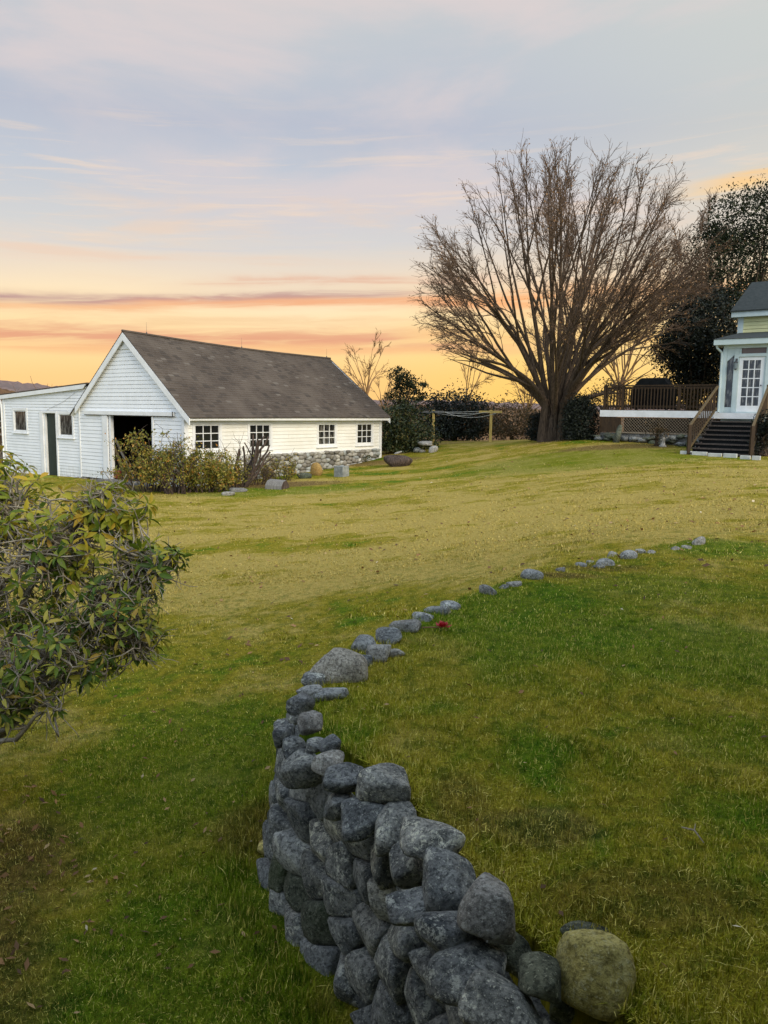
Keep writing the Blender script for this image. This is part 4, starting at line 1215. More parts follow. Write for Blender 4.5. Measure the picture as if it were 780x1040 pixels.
# dark stump mound beyond the barn's far corner with a pale stone on it
g = base_thing(405, 474)
o = stone('stump', g + V(0, .3, .18), (1.42, .9, .78), 640, M_STUMP, sub=4, rough=.11, p=6); tag(own_origin(o, g), 'dark weathered tree stump low in grass past the barn corner', 'stump')
o = stone('stone_on_stump', g + V(-.05, .15, .56), (.40, .2, .09), 641, M_PALE, sub=3, tilt=-.3); tag(own_origin(o, g + V(-.05, .15, .5)), 'small white stone lying on top of the dark stump', 'stone')
for k, (px, py, w, h, zz, lab) in enumerate([(440, 458, 9, 7, .13, 'rough whitish stone at the right of the low stone pile by the shrub'), (424, 458, 8, 6, .12, 'grey stone at the left of the low stone pile by the shrub'), (431, 453, 15, 4, .42, 'long flat stone laid across the top of the low stone pile'), (429, 458.5, 6, 3, .07, 'small stone under the long flat one in the low pile')]):
    g = base_thing(px, 459.5); d = g.y / FPX
    o = stone('pile_stone', g + Z * zz, (w * d * 1.1, w * d * .8, h * d * 1.25), 650 + k, M_PALE if k != 1 else M_STONE, sub=3); tag(own_origin(o, g + Z * (zz - .1)), lab, 'stone', 'low stone pile beside the shrub')

# ------------------------------------------------------------------ clothesline
pa = V(*at_depth(440, 440, 38.5)); pa.z = hz(pa.x, pa.y); pb = V(*at_depth(498, 447, 38.0)); pb.z = hz(pb.x, pb.y)
ctop = 1.78
cl = empty('clothesline', pb, 'wooden clothesline of two pale T shaped posts joined by sagging lines', 'clothesline')
zt = at_depth(440, 417, 38.5).z; zt2 = at_depth(498, 417, 38.0).z
for p, z_, yw in ((pa, zt, V(.95, -.3, 0)), (pb, zt2, V(.95, -.3, 0))):
    q = MB(); q.beam(V(p.x, p.y, p.z - .15), V(p.x, p.y, z_ + .03), .12, .12); q.build('post', M_POST, cl)
    q = MB(); c_ = V(p.x, p.y, z_ - .06) + V(0, -.09, 0); q.beam(c_ - yw * .62, c_ + yw * .52, .05, .10); q.build('crossbar', M_GREYW if p is pa else M_POST, cl)
for k in range(4):
    o_ = -.5 + k * .32
    A = V(pa.x, pa.y - .08, zt - .03) + V(.95, -.3, 0) * o_; B = V(pb.x, pb.y - .08, zt2 - .03) + V(.95, -.3, 0) * o_
    sag = (.05, .22, .12, .30)[k]
    q = MB(); q.tube([A.lerp(B, f) - Z * sag * 4 * f * (1 - f) for f in np.linspace(0, 1, 13)], .011, 5); q.build('line', M_LINE, cl)

# ------------------------------------------------------------------ house on the right
H0 = V(12.5, 29.0, 0)
FP_ = Frame(H0, U, -Vd)            # porch front, a to the right
FPS = Frame(H0, Vd, -U)            # porch left side
PF, PE = 1.87, 4.31                # floor, eave height
house = empty('house', V(15.5, 29.5, .25), 'house with white sunroom entry, glazed door, pale yellow upper wall and dark roof', 'house')
mb = MB()
PLEN = 5.2
def hole_front(F, mb, a0, a1, z0, z1, holes, o0, o1):
    xs_ = sorted({a0, a1, *[h[0] for h in holes], *[h[1] for h in holes]})
    for x0, x1 in zip(xs_[:-1], xs_[1:]):
        zs = [z0]
        for h in sorted(holes, key=lambda h: h[2]):
            if h[0] < (x0 + x1) / 2 < h[1]: zs += [h[2], h[3]]
        zs.append(z1)
        for k in range(0, len(zs), 2):
            if zs[k+1] - zs[k] > .005: F.box(mb, x0, x1, zs[k], zs[k+1], o0, o1)
SIDE = (.13, .37, PF + .18, PF + 2.08); DR = (.56, 1.40, PF + .02, PF + 2.00); TR = (.60, 1.44, PF + 2.12, PF + 2.32)
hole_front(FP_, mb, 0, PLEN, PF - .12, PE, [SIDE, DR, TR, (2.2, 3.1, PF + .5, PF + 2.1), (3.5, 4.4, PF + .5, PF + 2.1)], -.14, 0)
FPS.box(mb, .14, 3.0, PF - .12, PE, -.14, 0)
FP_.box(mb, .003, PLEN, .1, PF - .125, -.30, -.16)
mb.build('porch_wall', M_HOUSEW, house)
mb = MB()
FP_.box(mb, -.02, .11, PF - .1, PE - .12, .002, .035); FP_.box(mb, .39, .54, PF - .02, PE - .13, .002, .03)
FP_.box(mb, 1.46, 1.60, PF - .02, PE - .13, .002, .03); FP_.box(mb, .54, 1.46, PF + 2.01, PF + 2.11, .002, .03)
FP_.box(mb, .0, PLEN, PE - .12, PE, .002, .04); FP_.box(mb, .54, 1.46, PF - .04, PF + .018, .002, .05)
mb.build('porch_trim', M_HOUSEW, house)
# sidelight with sloping head
mb = MB(); mb.poly([FP_(SIDE[0], SIDE[2], -.06), FP_(SIDE[1], SIDE[2], -.06), FP_(SIDE[1], SIDE[3], -.06), FP_(SIDE[0], SIDE[3], -.06)], Vd * .02)
sl = mb.build('side_window', M_GLASS2, house)
mb = MB(); mb.poly([FP_(SIDE[0], SIDE[3] - .22, -.058), FP_(SIDE[1], SIDE[3], -.058), FP_(SIDE[0], SIDE[3], -.058)], -Vd * .05); mb.build('sloping_head', M_HOUSEW, sl)
# glazed door
mb = MB(); a0, a1, z0, z1 = DR
FP_.box(mb, a0, a0 + .12, z0, z1, -.07, -.02); FP_.box(mb, a1 - .12, a1, z0, z1, -.07, -.02); FP_.box(mb, a0 + .12, a1 - .12, z0, z0 + .22, -.07, -.02); FP_.box(mb, a0 + .12, a1 - .12, z1 - .12, z1, -.07, -.02)
gw, gh = (a1 - a0 - .24), (z1 - z0 - .34)
for k in (1, 2): FP_.box(mb, a0 + .12 + gw * k / 3 - .016, a0 + .12 + gw * k / 3 + .016, z0 + .22, z1 - .12, -.065, -.025)
for k in range(1, 5):
    zz = z0 + .22 + gh * k / 5
    for j in range(3): FP_.box(mb, a0 + .12 + gw * j / 3 + (.016 if j else 0), a0 + .12 + gw * (j + 1) / 3 - (.016 if j < 2 else 0), zz - .016, zz + .016, -.063, -.027)
dr = mb.build('door', M_TRIM, house)
mb = MB(); mb.quad(FP_(a0 + .1, z0 + .2, -.05), FP_(a1 - .1, z0 + .2, -.05), FP_(a1 - .1, z1 - .1, -.05), FP_(a0 + .1, z1 - .1, -.05)); mb.build('glass', M_GLASS2, dr)
mb = MB(); p = FP_(a1 - .06, z0 + .95, -.02); mb.tube([p, p - Vd * .06], [.02, .028], 8); mb.build('handle', M_METAL, dr)
mb = MB(); mb.quad(FP_(TR[0], TR[2], -.08), FP_(TR[1], TR[2], -.08), FP_(TR[1], TR[3], -.08), FP_(TR[0], TR[3], -.08)); mb.build('transom', m_plain('brown_reflecting_glass', (.16, .10, .075), (.11, .075, .06), 4, .15), house)
for a in (2.2, 3.5):
    mb = MB(); mb.quad(FP_(a, PF + .5, -.06), FP_(a + .9, PF + .5, -.06), FP_(a + .9, PF + 2.1, -.06), FP_(a, PF + 2.1, -.06)); mb.build('porch_window', M_GLASS, house)
# lantern
lb = FP_(.465, PF + 1.72, .03)
mb = MB(); c_ = lb - Vd * .10
mb.lathe(c_ - Z * .16, [(.02, -.03), (.05, 0), (.055, .02)], 8); mb.lathe(c_, [(.085, .07), (.05, .12), (.02, .16), (.015, .22)], 8)
mb.tube([lb + Z * .02, lb + Z * .2 - Vd * .03, c_ + Z * .22], .012, 6); FP_.box(mb, .43, .50, PF + 1.60, PF + 1.95, .031, .045)
ln = mb.build('wall_lantern', M_METAL, house)
mb = MB(); mb.lathe(c_ - Z * .14, [(.055, 0), (.082, .2)], 8); mb.build('lantern_glass', M_LAMPG, ln)
# porch eave, gutter, low roof
mb = MB()
FP_.box(mb, -.30, PLEN, PE, PE + .20, .20, .32); FP_.box(mb, -.28, PLEN, PE - .004, PE + .01, -.1, .20); FPS.box(mb, -.318, 3.1, PE + .002, PE + .202, .20, .302)
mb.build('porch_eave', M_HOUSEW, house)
mb = MB(); mb.tube([FP_(-.22, PE + .02, .22), FP_(-.20, PE - .10, .18), FP_(-.06, PE - .26, .05), FP_(-.05, PE - .4, .045), FP_(-.05, PF, .045)], .042, 7); mb.build('downspout', M_HOUSEW, house)
mb = MB()
BKZ = PE + .72
A = FP_(-.34, PE + .204, .34); B = FP_(PLEN, PE + .204, .34); C_ = FP_(PLEN, BKZ, -2.9); D_ = FP_(-.15, BKZ, -2.9); E_ = FP_(-.34, PE + .204, -3.0)
mb.quad(A, B, C_, D_); mb.tri(A, D_, E_); mb.quad(A - Z * .01, E_ - Z * .01, FP_(PLEN, PE + .19, -3.0), B - Z * .01)
mb.build('porch_roof', M_ROOFD, house)
# upper storey
FU = Frame(H0 + Vd * 3.0 - U * .22, U, -Vd); FUS = Frame(H0 + Vd * 3.0 - U * .22, Vd, -U)
UZ = 5.66; RZ = 7.2
mb = MB(); siding(mb, FU, PE + .3, UZ, lambda z: (0, 6.0), step=.14); siding(mb, FUS, .3, RZ - .3, lambda z: (0, 6.6) if z < UZ else ((z - UZ) / .62, max((z - UZ) / .62 + .02, min(6.6, 1.6 + (RZ - .1 - z) / .3))), step=.14)
mb.build('upper_wall', M_YELLOW, house)
mb = MB(); FU.box(mb, -.03, .16, PE + .3, UZ, .002, .045); FUS.box(mb, -.05, .16, .3, UZ, .002, .045)
FU.box(mb, -.25, 6, UZ - .02, UZ + .18, .24, .30); FU.box(mb, -.25, 6, UZ - .03, UZ - .02, 0, .30)
mb.build('upper_trim', M_HOUSEW, house)
mb = MB()
RZ = 7.2
A = FU(-.28, UZ + .17, .36); B = FU(6, UZ + .17, .36); C_ = FU(6, RZ, -1.75); D_ = FU(-.02, RZ, -1.75)
mb.poly([A, B, C_, D_], (0, 0, .05)); 
mb.poly([FU(-.02, RZ, -1.75), FU(6, RZ, -1.75), FU(6, UZ, -7.2), FU(-.28, UZ, -7.2)], (0, 0, .05))
mb.build('upper_roof', M_ROOFD, house)

# ------------------------------------------------------------------ deck beside the house
DF = Frame(H0, -U, -Vd)            # deck front, a to the left
DL, DZ = 4.62, 1.90
deck = empty('deck', DF(2.3, .45, 0), 'raised brown timber deck with baluster railing, white fascia and lattice skirt', 'deck')
mb = MB(); DF.box(mb, .06, DL, DZ - .26, DZ - .0, .0, .04); mb.build('fascia', M_TRIM, deck)
mb = MB()
for k in range(20):
    mb.para(DF(.06, DZ + .002, -.16 * k - .15), DF.a * (DL - .06), Vd * -.15, Z * .03)
mb.build('decking', M_DECK, deck)
# lattice skirt: crossed thin strips
mb = MB()
la0, la1, lz0, lz1 = .10, 3.72, 1.04, 1.60
st = .115
for dirn in (1, -1):
    k = -10
    while k < 60:
        x = la0 + k * st
        # strip from (x, lz0) going up at 45 deg
        pA = [x, lz0]; pB = [x + dirn * (lz1 - lz0), lz1]
        def clipx(pa_, pb_, lo, hi):
            (xa, za), (xb, zb) = pa_, pb_
            if xa > xb: xa, za, xb, zb = xb, zb, xa, za
            if xb <= lo or xa >= hi: return None
            if xa < lo: za += (zb - za) * (lo - xa) / (xb - xa); xa = lo
            if xb > hi: zb -= (zb - za) * (xb - hi) / (xb - xa); xb = hi
            return (xa, za), (xb, zb)
        cc = clipx(pA, pB, la0, la1)
        if cc and math.hypot(cc[0][0] - cc[1][0], cc[0][1] - cc[1][1]) > .05:
            mb.beam(DF(*cc[0], .006 if dirn > 0 else -.006), DF(*cc[1], .006 if dirn > 0 else -.006), .010, .030, up=tuple(DF.n))
        k += 1
DF.box(mb, la0, la1, lz0 - .05, lz0, -.012, .016)
mb.build('lattice', M_LATT, deck)
mb = MB(); DF.box(mb, 3.74, DL - .02, 1.02, 1.62, -.02, .02); DF.box(mb, DL - .05, DL, .95, 1.63, .021, .04); mb.build('skirt_panel', M_DECK, deck)
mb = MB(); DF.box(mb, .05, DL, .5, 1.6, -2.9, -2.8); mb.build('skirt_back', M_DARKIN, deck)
# railing
rl0, rl1 = 0.02, 4.52
mb = MB(); DF.box(mb, rl0, rl1, DZ + .95, DZ + 1.0, -.13, .0); DF.box(mb, rl0, rl1, DZ + .84, DZ + .93, -.085, -.045); DF.box(mb, rl0, rl1, DZ + .12, DZ + .20, -.085, -.045)
rail_ = mb.build('railing', M_DECK, deck)
for a in (.10, 1.52, 3.72, 4.47):
    mb = MB(); DF.box(mb, a - .055, a + .055, DZ + .03, DZ + .948, -.12, -.01); mb.build('post', M_DECK, deck)
proto = None
a = .22; k = 0
while a < 4.42:
    if min(abs(a - q) for q in (.10, 1.52, 3.72, 4.47)) > .09:
        if proto is None:
            mb = MB(); DF.box(mb, a - .02, a + .02, DZ + .05, DZ + .90, -.043, -.008); proto = mb.build('baluster', M_DECK, deck); p0 = a
        else:
            c_ = proto.copy(); COL.objects.link(c_); c_.parent = deck; c_.location = proto.location + DF.a * (a - p0)
    a += .125
# rubble footing below the skirt
for k in range(16):
    a = .55 + k * .27
    stone('footing_stone', DF(a + random.uniform(-.05, .05), 1.0 - random.uniform(.05, .30), -.02 + random.uniform(0, .08)), (random.uniform(.3, .62), .3, random.uniform(.12, .26)), 700 + k, random.choice([M_STONE, M_MOSSY, M_MOSSY]), deck, yaw=.64)
for k in range(12):
    a = .6 + k * .36
    stone('footing_stone', DF(a, max(hz(*DF(a, 0, .1)[:2]), .3) + random.uniform(.0, .16), .06 + random.uniform(0, .1)), (random.uniform(.25, .5), .3, random.uniform(.14, .24)), 740 + k, random.choice([M_STONE, M_MOSSY, M_MOSSY]), deck, yaw=.64)
mb = MB(); DF.box(mb, .1, DL, .0, 1.0, -.15, -.05); mb.build('footing', M_FOUND, deck)

# covered grill on the deck
gc = DF(2.74, DZ + .034, -.75)
grill = empty('grill', gc, 'large grill under a fitted black cover on the deck', 'grill')
mb = MB(); w, d_ = .80, .36
def ring(hw, hd, z_): return [gc + U * hw * sx_ + Vd * hd * sy_ + Z * z_ for sx_, sy_ in ((-1, -1), (1, -1), (1, 1), (-1, 1))]
rs = [ring(w, d_, .03), ring(w * 1.01, d_ * 1.02, .45), ring(w * .99, d_, .84), ring(w * .60, d_ * .85, 1.22), ring(w * .54, d_ * .6, 1.26)]
for a_, b_ in zip(rs[:-1], rs[1:]):
    for k in range(4): mb.quad(a_[k], a_[(k+1) % 4], b_[(k+1) % 4], b_[k])
mb.quad(*rs[-1]); co = mb.build('cover', M_COVER_GAPSHADE, grill)
bv = co.modifiers.new('soft', 'BEVEL'); bv.width = .03; bv.segments = 3
for sx_ in (-1, 1):
    mb = MB(); mb.lathe(gc + U * sx_ * .6 - Vd * .2, [(.05, 0), (.06, .01), (.06, .05), (.05, .06)], 10); mb.build('caster', M_METAL, grill)

# steps up to the porch
SF = Frame(FP_(0, 0, .36), U, -Vd)        # landing front edge, going down along -Vd
steps = empty('porch_steps', SF(.7, hz(*SF(.7, 0, 2.0)[:2]), 2.0), 'dark timber steps with handrails rising to the white sunroom door', 'steps')
mb = MB(); FP_.box(mb, -.10, 1.62, PF - .24, PF - .03, .055, .42); mb.build('landing', M_TRIM, steps)
NS = 8
zb = hz(*SF(.7, 0, 2.15)[:2]) + .04
sw0 = lambda k: -.12 - .035 * k
rise = (PF - .22 - zb) / NS
for k in range(NS):
    zt = PF - .22 - rise * (k + 1) + rise * .35
    o0 = .06 + .26 * k
    mb = MB(); SF.box(mb, sw0(k), 1.62, zt - .045, zt, o0 - .02, o0 + .285); mb.build('tread', M_STEP, steps)
    mb = MB(); SF.box(mb, sw0(k) + .03, 1.60, zt - rise + .0 if k < NS - 1 else zb - .1, zt - .047, o0 + .235, o0 + .25); mb.build('riser_gap_shade', M_COVER_GAPSHADE, steps)  # black strip paints in the shade of the open gap under each tread
mb = MB()
for a in (-.16, 1.63):
    mb.poly([SF(a, PF - .25, .0), SF(a, zb - .1, 2.2), SF(a, zb - .1, 1.2), SF(a, zb + .2, 0)], U * .035)
mb.build('stringer', M_STEP, steps)
for a, top in ((-.36, True), (1.68, False)):
    b0 = SF(a, zb - .05, 2.12); t0 = SF(a + (.30 if top else 0), PF - .1, .06)
    mb = MB(); mb.beam(b0, V(b0.x, b0.y, zb + 1.02), .11, .11); mb.build('newel_post', M_DECK, steps)
    if not top: mb = MB(); mb.beam(V(t0.x, t0.y, PF - .1), V(t0.x, t0.y, PF + .98), .10, .10); mb.build('newel_post', M_RAILW, steps)
    hA = V(b0.x, b0.y, zb + 1.0); hB = V(t0.x, t0.y, PF + .94) + Vd * (.12 if top else 0)
    mb = MB(); mb.beam(hA, hB, .08, .045); mb.build('handrail', M_RAILW, steps)
    mb = MB(); mb.beam(hA - Z * .84, hB - Z * .80, .05, .07); mb.build('lower_rail', M_RAILW, steps)
    for k in range(1, 14):
        f = k / 14; p = hA.lerp(hB, f)
        mb = MB(); mb.beam(p - Z * .82, p - Z * .03, .035, .035); mb.build('baluster', M_DECK, steps)
# pale blocks edging the lawn at the bottom step
PV = [(697, 461.5, 13), (711, 463, 17), (726.5, 464, 15), (742, 465, 15), (757, 466.5, 11), (768, 467.5, 9)]
for k, (px, py, w) in enumerate(PV):
    g = ground_at(px + .3, py); s_ = g.y / FPX * w * 1.02
    q = MB(); q.para(g - U * s_ * .5 - Z * .03, U * s_ * .84, Vd * .14, Z * (.15 + .02 * (k % 2)))
    b = q.build('edging_block', M_PAVER); bv = b.modifiers.new('edge', 'BEVEL'); bv.width = .012; bv.segments = 2
    tag(own_origin(b, g), 'white block edging the lawn below the porch steps, %s' % ('first from the deck end', 'second from the deck end', 'third from the deck end', 'fourth from the deck end', 'fifth from the deck end', 'last towards the dark shrub')[k], 'block', 'white blocks below the porch steps')
# leaning stone post and small white figure by the deck
g = DF(3.72, 0, .45); g.z = hz(g.x, g.y)
q = MB(); d = V(.20, .02, 1).normalized()
q.tube([g - d * .1, g + d * .3, g + d * .55, g + d * .64, g + d * .70], [.13, .12, .105, .08, .03], 9)
tag(own_origin(q.build('stone_post', M_MOSSY, None, True), g), 'short round headed stone post leaning in front of the deck lattice', 'post')
g = DF(1.78, 0, .8); g.z = hz(g.x, g.y)
q = MB(); q.lathe(g - Z * .03, [(.13, 0), (.15, .06), (.10, .10), (.07, .22), (.09, .34), (.06, .40)], 12)
q.lathe(g + Z * .36, [(.03, 0), (.07, .04), (.075, .09), (.05, .14), (.015, .16)], 12)
q.tube([g + V(.05, -.02, .30), g + V(.17, -.03, .36), g + V(.21, -.02, .44)], [.035, .03, .02], 8); q.tube([g + V(-.05, -.02, .30), g + V(-.13, -.03, .22)], [.035, .02], 8)
tag(own_origin(q.build('garden_statue', M_PALE, None, True), g), 'small pale stone garden figure below the deck beside the steps', 'statue')
for k, (px, py, w) in enumerate([(661, 449.5, 5), (642, 447.5, 9)]):
    g = ground_at(px, py); d = g.y / FPX
    o = stone('bed_stone', g + Z * .04, (w * d, w * d * .8, .16), 720 + k, M_PALE); tag(own_origin(o, g), ('small round white stone in the leaf strewn bed below the deck', 'flat tan stone in the leaf strewn bed below the deck')[k], 'stone')
g = ground_at(648, 447)
# rail fence far left beyond the lean-to
ff = empty('rail_fence', at_depth(-2, 436, 46), 'dark wooden rail fence seen beyond the lean-to corner', 'fence')
zg = at_depth(0, 447, 46).z
for k in range(4):
    p = at_depth(9 - k * 22, 440, 46); q = MB(); q.beam(V(p.x, 46, zg - 1), V(p.x, 46, zg + 1.25), .12, .12); q.build('post', M_STUMP, ff)
for z_ in (.35, .75, 1.12):
    q = MB(); a = at_depth(11, 440, 46); b = at_depth(-70, 440, 46); q.beam(V(a.x, 45.9, zg + z_), V(b.x, 45.9, zg + z_), .04, .10); q.build('rail', M_GREYW, ff)

# ------------------------------------------------------------------ vegetation helpers
class Tubes:
    def __init__(self): self.v = []; self.f = []; self.n = 0
    def add(self, pts, rad, sides=4):
        pts = np.asarray(pts, float); rad = np.asarray(rad, float); n = len(pts)
        d = np.gradient(pts, axis=0); d /= np.linalg.norm(d, axis=1)[:, None] + 1e-9
        ref = np.array([.31, .17, .93]) if abs(d[0] @ np.array([.31, .17, .93])) < .9 else np.array([1., 0, 0])
        a = np.cross(d, ref); a /= np.linalg.norm(a, axis=1)[:, None] + 1e-9
        b = np.cross(d, a)
        t = np.arange(sides) * 2 * np.pi / sides
        ring = pts[:, None] + (a[:, None] * np.cos(t)[None, :, None] + b[:, None] * np.sin(t)[None, :, None]) * rad[:, None, None]
        self.v.append(ring.reshape(-1, 3))
        i = np.arange(n - 1)[:, None] * sides; s = np.arange(sides)[None]; s2 = (s + 1) % sides
        q = np.stack([i + s, i + s2, i + s2 + sides, i + s + sides], -1).reshape(-1, 4) + self.n
        self.f.append(q); self.n += n * sides
    def build(self, name, mat, parent=None, smooth=True):
        return link_mesh(name, np.concatenate(self.v), np.concatenate(self.f), mat, parent, smooth)

def grow(p, d, L, r, n, wob, up=0.0, droop=0.0):
    """a wandering shoot: n+1 points"""
    pts = [np.array(p, float)]; d = np.array(d, float); d /= np.linalg.norm(d)
    for k in range(n):
        d = d + r.normal(0, wob, 3) + np.array([0, 0, up - droop * k / n]); d /= np.linalg.norm(d)
        pts.append(pts[-1] + d * L / n)
    return np.array(pts)
def perp(d, r):
    q = np.cross(d, r.normal(0, 1, 3)); return q / (np.linalg.norm(q) + 1e-9)

def leaf_cloud(c, size, r, asp=.5, nrm=None, jit=1.0):
    """one diamond shaped, folded leaf at each point"""
    n = len(c)
    d = r.normal(0, 1, (n, 3)); 
    if nrm is not None: d = d * jit + nrm
    d /= np.linalg.norm(d, axis=1)[:, None]
    s = np.cross(d, r.normal(0, 1, (n, 3))); s /= np.linalg.norm(s, axis=1)[:, None]
    nn = np.cross(d, s)
    L = (size * r.uniform(.6, 1.35, n))[:, None]
    b = c - d * L * .5; t = c + d * L * .5; m_ = c + nn * L * .10
    vs = np.stack([b, m_ + s * L * asp * .5, t, m_ - s * L * asp * .5], 1).reshape(-1, 3)
    k = np.arange(n)[:, None] * 4
    return vs, np.concatenate([k + np.array([[0, 1, 2]]), k + np.array([[0, 2, 3]])])
def build_leaves(name, parts, mat, parent=None):
    n = 0; V_, F_ = [], []
    for v, f in parts: V_.append(v); F_.append(f + n); n += len(v)
    return link_mesh(name, np.concatenate(V_), np.concatenate(F_), mat, parent)

# ------------------------------------------------------------------ the big bare tree
def bare_tree(name, base, label, centre, radii, nstem, r_trunk, spread, seed, mat, twigmat, leaf_n=0, l1gap=.42, group=None, detail=3, trunk_h=1.5, twig_r=.008, wob=.03, l0n=16, stem_r=.15, forks=4):
    r = np.random.default_rng(seed)
    root = empty(name, base, label, 'tree', group)
    base = np.array(base); C0 = np.array(centre); RR = np.array(radii)
    inside = lambda p, s=1.0: (np.abs((p - C0) / (RR * s)) ** 2.25).sum() < 1
    T0, T1, T2 = Tubes(), Tubes(), Tubes()
    tips = []
    # fluted butt: the stems run together near the ground
    def reach(p, d, lo):
        d = d / np.linalg.norm(d); L = lo
        f_ = r.uniform(.90, 1.0)
        while L < 30 and inside(p + d * L, f_): L += .15
        return L
    stems = []
    for k in range(nstem):
        f = (k + .5) / nstem; a = k * 2.39996 + r.normal(0, .15)
        pol = spread * (f ** .60) * r.uniform(.93, 1.07)
        h = np.array([math.cos(a), math.sin(a), 0])
        rb = r_trunk * math.sqrt(f) * .80
        p0 = base + h * rb + np.array([0, 0, -.15])
        p1 = base + h * rb * .95 + np.array([0, 0, trunk_h * (.5 + .5 * r.uniform())])
        d = h * math.sin(pol) + np.array([0, 0, math.cos(pol)])
        d0 = h * math.sin(pol * .62) + np.array([0, 0, math.cos(pol * .62)])
        L = reach(p1, d, 1.0)
        # leaves the butt steeply and leans out as it rises
        pts = [p1]; dd = d0.copy()
        n = l0n
        f_ = r.uniform(.93, 1.0); q = 0
        while q < 4 or (inside(pts[-1], f_) and q < 3 * n):
            if q < n: dd = dd + (d - d0) / n * 1.9
            dd = dd + r.normal(0, wob, 3); dd /= np.linalg.norm(dd)
            pts.append(pts[-1] + dd * L / n); q += 1
        g = np.array(pts); n = len(g) - 1; L = L * n / l0n
        rs = stem_r * r.uniform(.72, 1.15)
        tt = np.linspace(0, 1, len(g))
        rg = rs * ((1 - tt) ** 1.15 * .9 + .06)
        T0.add(np.concatenate([[p0, (p0 + p1) / 2 + h * .02], g]), np.concatenate([[rs * 1.9, rs * 1.25], rg]), 8)
        stems.append((g, rg, L, .42))
        tips.append(g[-1])
        # forks nearly parallel to the stem that reach the crown's surface too
        nf = forks if L > 3 else max(forks - 2, 1)
        for q in range(nf):
            i_ = int((.20 + .50 * (q + r.uniform()) / nf) * n); dq = g[i_ + 1] - g[i_]; dq /= np.linalg.norm(dq)
            u_ = perp(dq, r); dq = dq * math.cos(.33) + u_ * math.sin(r.uniform(.18, .55))
            Lq = reach(g[i_], dq, .8)
            pq = [g[i_]]; stp = L / n; w_ = 0; fq = r.uniform(.92, 1.0)
            while w_ < 3 or (inside(pq[-1], fq) and w_ < 40):
                dq = dq + r.normal(0, wob * 1.1, 3) + np.array([0, 0, .004]); dq /= np.linalg.norm(dq); pq.append(pq[-1] + dq * stp); w_ += 1
            gq = np.array(pq); Lq = stp * w_
            rq = rg[i_] * .60 * (1 - np.linspace(0, 1, len(gq))) ** 1.05 + .011
            T0.add(gq, rq, 6); stems.append((gq, rq, Lq, .26)); tips.append(gq[-1])
    for g, rad, L, s0 in stems:
        s = L * s0; side = r.uniform(0, 6.28)
        while s < L * .99:
            f = s / L * (len(g) - 1); i = min(int(f), len(g) - 2)
            p = g[i] + (g[i+1] - g[i]) * (f - i); d = g[i+1] - g[i]; d /= np.linalg.norm(d)
            if ((((p - C0) / RR) ** 2).sum() < .36 or p[2] < C0[2] - RR[2] * .55) and r.uniform() < .8:
                s += l1gap * r.uniform(.6, 1.4); continue
            ang = r.uniform(.28, .62)
            outw = (p - C0) / RR; outw /= np.linalg.norm(outw) + 1e-9
            dd = d * math.cos(ang) + perp(d, r) * math.sin(ang) + outw * .18
            l1 = min(max((L - s) * r.uniform(.35, .75), .55), 2.2)
            while l1 > .35 and not inside(p + dd / np.linalg.norm(dd) * l1, 1.06): l1 *= .8
            b = grow(p, dd, l1, r, 6, .09, up=.02)
            T1.add(b, np.linspace(min(rad[i] * .5, .024), .008, 7), 4); tips.append(b[-1])
            n2 = max(2, int(l1 / .16))
            for j in range(n2):
                f2 = r.uniform(.25, 1.0) * 6; i2 = min(int(f2), 5)
                p2 = b[i2] + (b[i2+1] - b[i2]) * (f2 - i2); d2 = b[i2+1] - b[i2]; d2 /= np.linalg.norm(d2)
                l2 = r.uniform(.3, .8)
                dd2 = d2 * math.cos(.5) + perp(d2, r) * math.sin(r.uniform(.3, .7)) + outw * .15
                b2 = grow(p2, dd2, l2, r, 4, .12, up=.02)
                T2.add(b2, np.linspace(twig_r * 1.4, twig_r * .7, 5), 3); tips.append(b2[-1])
                if detail > 2:
                    for q in range(r.integers(2, 5)):
                        i3 = r.integers(1, 5)
                        d3_ = b2[i3] - b2[i3 - 1]; d3_ /= np.linalg.norm(d3_)
                        b3 = grow(b2[i3], d3_ * .8 + perp(d3_, r) * .6 + outw * .1, r.uniform(.15, .42), r, 2, .12, up=.02)
                        T2.add(b3, np.linspace(twig_r * .8, twig_r * .5, 3), 3); tips.append(b3[-1])
            s += l1gap * r.uniform(.6, 1.4)
    T0.build('trunk', mat, root); T1.build('branches', twigmat, root); T2.build('twigs', twigmat, root)
    tips = np.array(tips)
    if leaf_n:
        c_ = tips[r.integers(0, len(tips), leaf_n)] + r.normal(0, .05, (leaf_n, 3))
        build_leaves('leaves', [leaf_cloud(c_, .075, r, .6)], M_TREELEAF, root)
    return root
TB = V(7.45, 34.0, hz(7.45, 34.0))
bare_tree('bare_tree', TB, 'huge bare vase shaped tree with many stems fanning from one fluted trunk on the lawn', (7.52, 34.0, TB.z + 6.4), (6.05, 5.3, 5.0), 28, .74, 1.17, 18, M_BARK, M_TWIG, leaf_n=6500, l1gap=.47, trunk_h=1.7, stem_r=.138, twig_r=.009, l0n=18, forks=4)

